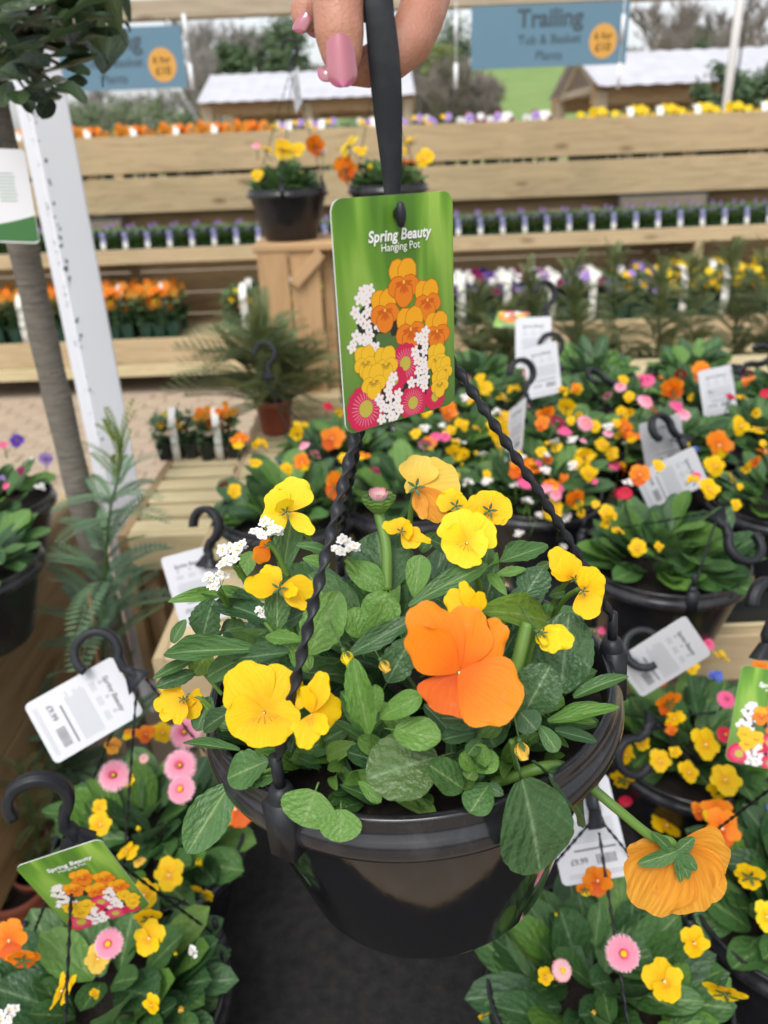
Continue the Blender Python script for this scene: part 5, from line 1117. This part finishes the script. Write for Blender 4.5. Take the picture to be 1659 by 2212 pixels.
L4 += [(x, y, s*1.05, c) for x, y, s, c in ((540, 680, 50, 'dpk1'), (1085, 810, 75, 'dpk1'), (1230, 835, 75, 'dro0'), (1260, 870, 65, 'dpk1'), (675, 905, 70, 'dro0'), (710, 950, 65, 'dro0'), (805, 910, 70, 'dpk0'), (60, 1010, 65, 'dpk1'), (530, 1180, 80, 'dro0'), (620, 1215, 65, 'dpk0'), (665, 1240, 60, 'dpk1'), (1095, 710, 65, 'dro0'), (970, 740, 50, 'dpk1'), (250, 700, 45, 'dpk1'), (910, 780, 45, 'dpk1'), (985, 1240, 80, 'dre0'), (1165, 1080, 70, 'dre0'), (1480, 790, 55, 'dre0'), (1250, 680, 50, 'dre0'), (1650, 770, 50, 'dre0'))]
L4 += [(x, y, 52, 'whi_c') for x, y in ((665, 1000), (745, 990), (745, 1110), (620, 1130), (350, 1185), (60, 935), (135, 925), (220, 1000), (390, 860), (540, 1275), (620, 1060))] + [(1315, 1030, 40, 'blu_c')]
scatter(ky, conv(891, 494, .463, L4), False, 1.12)
LB = Y_([(1210, 75, 100), (1230, 175, 90), (1020, 390, 115), (1340, 400, 85), (1340, 460, 80), (1410, 510, 75), (1525, 615, 100), (1190, 410, 50), (1275, 355, 50), (1650, 610, 60), (1380, 420, 60)]) + [(1165, 330, 110, 'ory'), (1445, 290, 90, 'dre0')] + [(x, y, s, 'whi_c') for x, y, s in ((865, 340, 70), (935, 425, 70), (1095, 440, 75), (820, 535, 55), (1085, 610, 45), (630, 225, 60), (430, 330, 50))]
scatter(ky, conv(822.9, 960, .3637, LB), False, 1.1)
LC = Y_([(1190, 1090, 70), (1340, 1120, 60), (1095, 1225, 70), (1225, 1000, 65), (1400, 920, 80), (1580, 860, 45), (1385, 955, 75), (1600, 1070, 50), (1190, 1010, 40)]) + [(1120, 985, 100, 'ory'), (1550, 980, 120, 'ora'), (1570, 1200, 145, 'ora'), (1410, 1090, 85, 'ory'), (1420, 1015, 60, 'dpk1'), (1470, 1055, 65, 'dpk1'), (1045, 1195, 48, 'dre1'), (1530, 830, 50, 'dre0'), (1750, 1130, 60, 'dro0'), (1300, 1090, 30, 'blu_c'), (1700, 1060, 60, 'ory')]
scatter(ky, conv(0, 494, .463, LC))
# extra small blooms so the far rows read as a mass of flowers
rg = random.Random(9)
for i in range(80):
    px_, py_ = rg.uniform(900, 1659), rg.uniform(800, 1060); kind = rg.choice(['yel']*6+['ory', 'ora', 'dpk1', 'dro0', 'whi_c', 'whi_c', 'bud0', 'bud0'])
    scatter(ky, [(px_, py_, rg.uniform(15, 30), kind)])
# near pots: petals built one by one
F1L = conv(0, 1701, .3307, [(940, 700, 185, 'yel'), (970, 850, 185, 'yel'), (975, 985, 205, 'yel'), (60, 1000, 230, 'ora'), (150, 1120, 210, 'ora'), (410, 1330, 230, 'yel'), (990, 1420, 130, 'yel'), (640, 1120, 170, 'pal'), (620, 1350, 70, 'yel'), (1190, 1470, 90, 'bud1'), (1150, 1095, 60, 'bud0'), (1260, 1080, 85, 'whi_c'), (40, 1500, 170, 'whi_c')])
scatter(['F1'], F1L, True); t, c = pots['F1']; flower_on(t, c, 236, 2038, 64, 'dpk0', (.1, .1, 1), 0, 1.1)
F2L = conv(0, 1701, .3307, [(650, 130, 95, 'yel'), (655, 240, 150, 'yel'), (1105, 570, 200, 'yel'), (830, 420, 140, 'yel'), (1325, 690, 160, 'yel'), (910, 490, 80, 'pal'), (1310, 510, 115, 'bud0'), (1290, 845, 80, 'bud0'), (910, 290, 70, 'bud0')])
scatter(['F2'], F2L, True); t, c = pots['F2']
for x, y, s, kd in conv(0, 1262, .2976, [(830, 1390, 225, 'dpk1'), (1310, 1320, 235, 'dpk1'), (1320, 1490, 205, 'dpk0'), (1350, 1080, 235, 'dpk1'), (1045, 1265, 75, 'dwh0')]): flower_on(t, c, x, y, s*1.04, kd, (rnd(-.2, .2), .15, 1), 0, 1.08)
scatter(['F2'], conv(0, 1262, .2976, [(1060, 1090, 130, 'ora'), (950, 1085, 120, 'ory'), (820, 1180, 120, 'apr'), (1180, 1080, 150, 'yel'), (930, 1420, 90, 'yel')]) + [(508, 1748, 80, 'ora'), (528, 1762, 70, 'ora')], True)
F3L = conv(987.5, 1701, .4048, [(470, 1010, 85, 'yel'), (1105, 1035, 205, 'yel'), (1430, 1090, 225, 'yel'), (1265, 830, 150, 'yel'), (525, 685, 45, 'bud0'), (140, 1220, 60, 'yel'), (725, 1210, 60, 'bud1'), (750, 500, 165, 'ora'), (680, 545, 90, 'ory')])
scatter(['F3'], F3L, True); t, c = pots['F3']; flower_on(t, c, 1345, 2059, 76, 'dpk0', (-.1, .1, 1), 0, 1.1); flower_on(t, c, 1213, 2096, 48, 'dwh0', (.3, .2, 1), 0, 1.08)
F4L = conv(1207, 1262, .2725, [(780, 710, 220, 'ora'), (930, 650, 130, 'yel'), (1050, 655, 130, 'yel'), (1290, 570, 140, 'yel'), (870, 940, 210, 'ora'), (920, 1065, 160, 'yel'), (890, 1150, 100, 'ora'), (1600, 680, 140, 'ora'), (1480, 830, 80, 'yel')])
scatter(['F4'], F4L, True); t, c = pots['F4']
for x, y, s, kd in conv(1207, 1262, .2725, [(1180, 475, 115, 'dro0'), (1235, 740, 150, 'blu_c'), (1325, 915, 150, 'dro0'), (1315, 1195, 135, 'dre1'), (490, 490, 100, 'dro0'), (340, 370, 70, 'dro0')]): flower_on(t, c, x, y, s, kd, (0, .2, 1), 0, 1.06)
F8L = conv(1207, 1262, .2725, [(1160, 1270, 240, 'yel'), (800, 1400, 170, 'yel'), (920, 1330, 100, 'yel'), (1030, 1490, 170, 'yel'), (1320, 1550, 235, 'yel'), (530, 1350, 160, 'yel'), (660, 1260, 120, 'yel'), (510, 1545, 200, 'yel'), (1250, 1790, 240, 'ory'), (1110, 1800, 130, 'ora'), (530, 1720, 120, 'dre0'), (1660, 1770, 70, 'blu_c')]) + [(1439, 1784, 62, 'yel'), (1560, 1790, 78, 'ora'), (1620, 1892, 66, 'yel'), (1560, 1705, 60, 'yel'), (1655, 1980, 60, 'lem')]
scatter(['F8', 'F4'], F8L, True)
scatter(['L1', 'L2'], conv(0, 878, .2645, [(30, 320, 95, 'dro0'), (140, 280, 120, 'pur'), (230, 435, 90, 'whi'), (375, 430, 120, 'lil'), (330, 655, 95, 'whi'), (170, 525, 80, 'mag'), (10, 590, 80, 'lil'), (50, 650, 70, 'dro0'), (-60, 480, 90, 'pur'), (-80, 300, 100, 'pur')]))
scatter(['PA'], [(575, 322, 36, 'yel'), (610, 324, 42, 'yel'), (643, 322, 38, 'yel'), (556, 378, 30, 'yel'), (681, 315, 44, 'ora'), (555, 316, 24, 'dpk1'), (606, 306, 24, 'dpk1'), (628, 350, 22, 'bud0'), (696, 330, 24, 'whi_c')]); scatter(['PB'], [(750, 315, 54, 'lem'), (746, 366, 56, 'ora'), (778, 324, 34, 'yel'), (885, 306, 40, 'yel'), (918, 341, 42, 'yel'), (886, 350, 52, 'ory'), (868, 322, 34, 'yel'), (800, 370, 26, 'bud0')])

# ---- white price tags and picture tags of the other pots
def tag_px(px_, py_, dep, xv, yv, label, art=False, flip=True):
    M = card_at(pt(px_, py_, dep), camdir(*xv), camdir(*yv))
    toward = (M.to_3x3() @ V((0, 0, 1))).dot(CAM-M.translation) > 0
    if flip == toward: M = M @ FLIP            # flip: the white back faces the camera
    return plant_tag(M, label, True)
tag_px(183, 1532, .86, (.50, -.86, .05), (.84, .50, -.30), 'white £9.99 price tag hung slantwise from a hook over the pink daisies')
M = card_matrix(pt(71, 1863, .632), pt(255, 1802, .637), pt(122, 2022, .691)); plant_tag(M @ Matrix.Diagonal((.97, 1.06, 1, 1)), 'green Spring Beauty picture tag hanging above the orange pansies on black matting')
tag_px(1264, 1792, .83, (.97, .22, .1), (-.22, .95, -.2), 'white £9.99 price tag behind the black strap, right of the held pot')
tag_px(422, 1268, 1.09, (.96, .25, .1), (-.20, .96, .1), 'white price tag hung from a hook behind the left side of the held pot')
tag_px(1152, 740, 1.62, (.98, .0, .2), (.05, .98, .1), 'upright white price tag with dark print behind two black hooks'); tag_px(1172, 800, 1.56, (.75, .1, .6), (.1, .98, .1), 'narrow-looking white price tag turned edgeways below a black hook')
tag_px(1106, 690, 1.72, (.97, -.1, .2), (-.95, -.1, .1), 'small green picture tag sideways on an upright hook', flip=False)
tag_px(1113, 930, 1.40, (.25, .2, .95), (.2, .97, .1), 'white price tag seen almost edge-on beside the largest upright hook')
tag_px(1432, 958, 1.42, (.96, .25, .2), (-.1, .8, .5), 'white price tag lying across the violas above a crimson daisy'); tag_px(1450, 1035, 1.28, (-.45, .75, .3), (.85, .45, .2), 'white printed price tag lying slantwise beside the leafy green pot')
tag_px(1550, 845, 1.72, (.97, .2, .1), (-.1, .98, .2), 'white price tag standing among flowers under the feathery conifers'); tag_px(1432, 1420, .98, (-.5, .6, .3), (.7, .6, .2), 'white price tag half hidden by a black hook against the pine edge')
tag_px(1665, 1555, .80, (.97, -.15, .2), (.15, .97, .1), 'green picture tag among the rose daisies in front of the slatted table', flip=False)
tag_px(641, 195, 2.28, (.35, 0, .9), (-.1, .97, .1), 'slim white price tag dangling from the hook over the plinth')
# loose hook lying on the pine edge
for px_, py_, dep, yd, zd, lab in ((1470, 1360, .985, (-.9, -.35, .1), (0, .3, .9), 'black hanger hook lying on the pine edge of the slatted table'), (1652, 1420, .80, (.1, .95, 0), (.4, .2, .8), 'black hook sticking up at the matting beside the rose daisies')):
    y = camdir(*yd); z = camdir(*zd); x = y.cross(z).normalized(); z = x.cross(y); p = pt(px_, py_, dep); tag(put('hanger_hook', HOOK_ME, None, Matrix(((x.x, y.x, z.x, p.x), (x.y, y.y, z.y, p.y), (x.z, y.z, z.z, p.z), (0, 0, 0, 1)))), lab, 'hook')

# ================================================================== FEATHERY PLANTS, CARRY PACKS NEARBY
def frond_mesh(name, m, n=13, ll=.20, w_=.035, droop=.2):
    b = MB(); b.tube([(0, 0, 0), (0, .5, .05), (0, 1, -droop*.3)], [.012, .008, .004], 4)
    for i in range(n):
        v = .10+.9*i/n; zz = .05*math.sin(v*3)-droop*.3*v*v; L = ll*math.sin(math.pi*(.18+.72*v))**.8
        for s in (-1, 1):
            a = R(52); d = V((s*math.sin(a), math.cos(a), .12))*L; q = V((.5*w_*math.cos(a)*-s, .5*w_*math.sin(a), 0)); p = V((0, v, zz)); i0 = len(b.v)
            b.v += [tuple(p), tuple(p+d*.5+q), tuple(p+d), tuple(p+d*.5-q)]; b.face((i0, i0+1, i0+2, i0+3), [(.5, 0), (1, .5), (.5, 1), (0, .5)])
    return b.mesh(name, m)
FR = {'blue': [frond_mesh('frond', FEATHER, 15, .20, .06), frond_mesh('frond', FEATHER, 12, .26, .07, .5)], 'olive': [frond_mesh('frond', FEATHER_O, 16, .26, .05), frond_mesh('frond', FEATHER_O, 12, .32, .05, .6)], 'lime': [frond_mesh('frond', FEATHER_L, 12, .14, .06), frond_mesh('frond', FEATHER_L, 10, .18, .06, .3)]}
for k, v in FR.items():
    for i, me in enumerate(v): LM['fr'+k+str(i)] = me
P9 = MB(); P9.lathe([(.0, .003), (.030, .003), (.032, 0), (.034, .004), (.043, .070), (.047, .070), (.047, .084), (.0445, .084), (.042, .066)], 28); P9M = P9.mesh('pot', TERRA)
P9S = MB(); P9S.lathe([(.0005, .070), (.042, .070)], 20); P9S = P9S.mesh('soil', SOIL)
def feathery(name, base, pts, label, cat, kind, nfr, fl, group=None, seed=1, potm=P9M, pscale=1.0, sr=.003, tip=None, wf=1.0):
    rg = random.Random(seed); t = thing(name, base, label, cat, group); M = Matrix.Translation(base) @ Matrix.Scale(pscale, 4)
    if potm: put('pot', potm, t, M); put('soil', P9S, t, M)
    P = [V(p) for p in pts]; stem_tube(t, P, sr, sr*.5, STEM_D)
    for i in range(nfr):
        u = (i+.5)/nfr; k = u*(len(P)-1); j = min(int(k), len(P)-2); p = P[j].lerp(P[j+1], k-j); a = i*2.4+rg.uniform(-.4, .4); el = R(rg.uniform(-5, 45)+(30 if u > .85 else 0)); L = fl*rg.uniform(.7, 1.15)*(1.15-.65*u)
        d = V((math.cos(a)*math.cos(el), math.sin(a)*math.cos(el), math.sin(el))); kk = 'lime' if (tip and u > tip) else kind
        place_leaf(t, 'fr'+kk+str(rg.randrange(2)), p, p+d*L, L*wf, WORLD_UP+d*-.2, 'frond')
    return t
bs = at_y(215, 1650, 1.22); bs = V((bs.x, bs.y, 0))
feathery('acacia', bs, [bs+V((0, 0, .1))]+[at_y(x, y, 1.22) for x, y in ((222, 1400), (224, 1314), (228, 1222), (238, 1103), (254, 1036), (264, 957))], 'young acacia with blue-green feathery fronds and lime tips before the white post', 'shrub', 'blue', 52, .16, None, 3, P9M, 1.5, .0042, .82)
mb = MB(); mb.tube([bs+V((.012, -.01, .08)), at_y(205, 1380, 1.205), at_y(191, 1262, 1.205)], .004, 8); tag(put('bamboo_cane', mb.mesh('bamboo_cane', mat('cane', (.30, .15, .08), .6))), 'brown bamboo cane supporting the young acacia', 'cane')
for i, (px_, py_, D_, lab, h, kd, nf, fl) in enumerate(((110, 1640, 1.28, 'feathery blue-green shrub leaning under the slanting price tag', .40, 'blue', 60, .15), (45, 1720, at_z(28, 1868, .10).y, 'small olive conifer in a terracotta pot beside the lowest black hook', .22, 'olive', 40, .09), (-20, 1640, at_z(-40, 1800, .10).y, 'wispy olive conifer in a terracotta pot against the brown side board', .25, 'olive', 36, .09))):
    p = at_y(px_, py_, D_); z0 = max(0.0, p.z-h*.7); ba = V((p.x, p.y, 0)); ba.z = 0
    zt = p.z+h*.35
    feathery('feathery_shrub' if kd == 'blue' else 'conifer_seedling', ba, [ba+V((0, 0, .075)), ba+V((.01, 0, zt*.5)), V((ba.x+.015, ba.y, zt))], lab, 'shrub', kd, nf, fl, None, 10+i, P9M, 1.25, .0035)
# terracotta pots, nearly bare, on the ground at the left
for px_, py_, lab in ((34, 1915, 'terracotta pot with a few tiny seedlings on the ground'), (-60, 1900, 'empty-looking terracotta pot behind the seedling pot')):
    p = at_z(px_, py_, .10); t = thing('flower_pot', V((p.x, p.y, 0)), lab, 'plant pot', 'terracotta pots on the ground'); M = Matrix.Translation((p.x, p.y, 0)) @ Matrix.Scale(1.25, 4); put('pot', P9M, t, M); put('soil', P9S, t, M)
    for k in range(9): a = k*2.1; b_ = V((p.x+.016*math.cos(a), p.y+.016*math.sin(a), .088)); place_leaf(t, 'lowM'+str(k % 3), b_, b_+V((.02*math.cos(a+.4), .02*math.sin(a+.4), .010)), .011, WORLD_UP)
# conifer seedlings behind the flowers
G5 = 'wispy conifers behind the flowers'
specs = [(1035, 795, 640, 2.95), (1150, 790, 600, 3.0), (1245, 795, 585, 2.9), (1330, 795, 560, 3.05), (1415, 790, 590, 2.9), (1500, 790, 570, 3.0), (1585, 785, 540, 3.05), (1650, 790, 560, 2.95), (1090, 790, 690, 2.8)]
for i, (px_, py_, ty, D_) in enumerate(specs):
    p = at_y(px_, py_, D_); q = at_y(px_-rnd(-15, 15), ty, D_); ba = V((p.x, D_, 0)); 
    feathery('conifer_seedling', ba, [ba+V((0, 0, .08)), p, (p+q)/2+V((rnd(-.02, .02), 0, 0)), q], 'wispy olive-brown conifer between the flowering pots and the far bench', 'shrub', 'olive', 95, .20, G5, 30+i, P9M, 1.4, .004, None, .85)
p = at_y(600, 960, 2.12); q = at_y(560, 735, 2.12); ba = V((p.x, 2.12, T2+.001)); feathery('conifer_seedling', ba, [ba+V((0, 0, .07)), (ba+q)/2+V((.02, 0, .05)), q], 'bushy olive conifer in a terracotta pot before the timber plinth', 'shrub', 'olive', 80, .27, None, 44, P9M, 1.2, .004, None, .9)
put_h = pt(582, 812, 1.75); cN = at_z(590, 985, RZ2)
# two small carry packs on the slatted bench
for px_, py_, bl, lab in ((388, 985, 'mixed', 'small carry pack of mixed violas with white band on the slatted bench'), (478, 985, 'amber', 'small carry pack of amber violas with white band on the slatted bench')):
    p = at_z(px_, py_, T2+.001); pack(p.x, p.y, T2+.001, bl, lab, 'carry packs on the slatted bench', 'trayb', 'folD', 'band', rnd(-.15, .15), .86)
b4 = None

# ================================================================== POST, TREE
pc = at_y(205, 800, 1.72); W_ = .078
post = thing('square_post', (pc.x, 1.72, 0), 'square white-painted post with chipped corner rising behind the grey trunk', 'post')
PM = Matrix.Translation((pc.x, 1.72, 0)) @ Matrix.Rotation(R(38), 4, 'Z')
mb = MB(); h = W_/2; bv = .004; ring = [(h-bv, -h), (h, -h+bv), (h, h-bv), (h-bv, h), (-h+bv, h), (-h, h-bv), (-h, -h+bv), (-h+bv, -h)]; mb.grid([[(x, y, z) for x, y in ring] for z in [i*.11 for i in range(25)]], True); mb.face(tuple(len(mb.v)-8+k for k in range(8))); put('shaft', mb.mesh('shaft', POSTW, False), post, PM)
rg = random.Random(2); mb = MB()
for k in range(85):
    z = rg.choice((rg.uniform(1.15, 1.55), rg.uniform(.95, 1.25), rg.uniform(.5, 1.2))); s = rg.uniform(.001, .0038); sd2 = rg.random() < .5; off = rg.uniform(0, .008); i0 = len(mb.v); n = 6
    pts_ = [(rg.uniform(.5, 1)*s*math.cos(a), rg.uniform(.6, 1.8)*s*math.sin(a)) for a in [2*math.pi*j/n for j in range(n)]]
    mb.v += [((-h+bv+.001+off+u, -h-.0006, z+v) if sd2 else (-h-.0006, -h+bv+.001+off+u, z+v)) for u, v in pts_]; mb.face(tuple(range(i0, i0+n)))
stuff(put('paint_chips', mb.mesh('paint_chips', CHIP, False), post, PM))
# tree: grey trunk, crown at the upper left
YT = 1.30
tb_ = at_y(122, 830, YT); tree = thing('standard_tree', (tb_.x, YT, 0), 'standard tree with smooth grey trunk and leathery dark leaves by the white post', 'tree')
b = MB(); N = 60; rows = []
top = at_y(28, 300, YT)
pth = [V((tb_.x+.006*math.sin(i*.12), YT+.004*math.cos(i*.17), 1.62*i/(N-1))) for i in range(N)]
b.tube(pth, [.0215+.004*(1-i/N)+.0006*math.sin(i*1.3)+(.0010 if i % 9 == 0 else 0) for i in range(N)], 20, True); put('trunk', b.mesh('trunk', BARK), tree)
b = MB(); hub_ = V((tb_.x+.0, YT, 1.48)); ends = []
crown_px = [(60, 60), (120, 90), (180, 60), (225, 25), (150, 150), (90, 170), (30, 150), (10, 60), (200, 100), (110, 20), (30, 20), (180, 130), (60, 120), (130, 190), (240, 60), (-40, 40), (-60, 130), (90, -60), (180, -70), (0, -80), (-80, -40), (250, -40), (60, 200), (10, 210)]
for i, (px_, py_) in enumerate(crown_px):
    e = at_y(px_, py_, YT+rnd(-.22, .12)); m_ = hub_.lerp(e, .5)+V((0, 0, .03)); b = MB(); b.tube([hub_+V((0, 0, rnd(-.05, .08))), m_, e], [.006, .004, .002], 6); put('branch', b.mesh('branch', BARKD), tree); ends.append(e)
tl = [(20, 90, 108, 78, 70), (200, 215, 150, 95, 60), (160, 85, 250, 95, 52), (205, 130, 325, 148, 60), (135, 170, 265, 255, 75), (230, 130, 312, 165, 30), (110, 180, 178, 280, 60), (85, 175, 115, 385, 0)]
for x0, y0, x1, y1, w_ in ((-30, 60, 60, 42, 62), (100, 130, 196, 118, 50), (95, 165, 214, 128, 60), (165, 95, 262, 82, 40), (120, 190, 190, 232, 36), (100, 200, 162, 205, 34), (60, 190, 98, 228, 44), (55, 200, 118, 190, 36), (40, 200, 48, 232, 44), (20, 180, 12, 236, 50), (90, 110, 200, 62, 50), (140, 60, 268, 4, 44), (180, 70, 250, 45, 34), (100, 60, 170, -20, 56), (30, 140, 110, 150, 60), (10, 110, 92, 108, 60), (60, 60, 150, 40, 60), (-10, 160, 60, 180, 60), (150, 150, 196, 168, 30), (200, 90, 236, 80, 26), (0, 20, 90, 0, 60), (210, 40, 275, -20, 40), (60, 215, 70, 250, 30), (110, 215, 92, 262, 40)):
    D_ = YT+rnd(-.34, -.22); a_, c_ = at_y(x0, y0, D_+.05), at_y(x1, y1, D_); place_leaf(tree, 'tree'+str(random.randrange(3)), a_, c_, px_m(w_, a_), camdir(rnd(-.3, .3), .55, .75))
rg = random.Random(8)
for e in ends:
    for k in range(4):
        d = V((rg.uniform(-1, 1), rg.uniform(-1, .6), rg.uniform(-.7, .8))).normalized(); L = rg.uniform(.085, .13); p = e+V((rg.uniform(-.03, .03), rg.uniform(-.03, .03), rg.uniform(-.03, .03)))
        q = p+d*L; pj = proj(q)
        if pj[1] > 225 or pj[0] > 270-max(0, pj[1]-40)*.35: continue
        place_leaf(tree, 'tree'+str(rg.randrange(3)), p, q, L*rg.uniform(.33, .45), V((rg.uniform(-.4, .4), -.5, 1)))
# tag hanging on the trunk
CARD2 = card_mesh(.085, .125, .007, .0008, WHITE, WHITE, CARD_E); a_ = at_y(8, 425, YT-.10)
Mt = card_at(a_, V((1, -.10, -.06)), V((-.1, 0, 1))); sw = thing('care_tag', a_, 'white plant care tag with a green wave along its bottom, tied to the grey trunk', 'tag'); put('card', CARD2, sw, Mt)
mb = MB(); rows = [[], []]
for k in range(17): x = -.042+.084*k/16; rows[0].append((x, -.0605 if abs(x) < .037 else -.057, .0006)); rows[1].append((x, -.040+.016*(k/16)**1.5, .0006))
mb.grid(rows); put('green_wave', mb.mesh('green_wave', mat('wave_green', (.05, .17, .05), .4)), sw, Mt)
mb = MB()
for j in range(9): i0 = len(mb.v); y = .030-j*.0045; mb.v += [(-.005, y, .0006), (.022-rnd(0, .006), y, .0006), (.022, y+.0016, .0006), (-.005, y+.0016, .0006)]; mb.face((i0, i0+1, i0+2, i0+3))
put('print', mb.mesh('print', mat('print_green', (.28, .40, .32), .5), False), sw, Mt)
mb = MB(); mb.tube([Mt @ V((0, .060, 0)), Mt @ V((0, .07, -.02)), V((tb_.x, YT-.022, a_.z+.09))], .0012, 5); put('tie', mb.mesh('tie', BLACKM), sw)
print('all done')
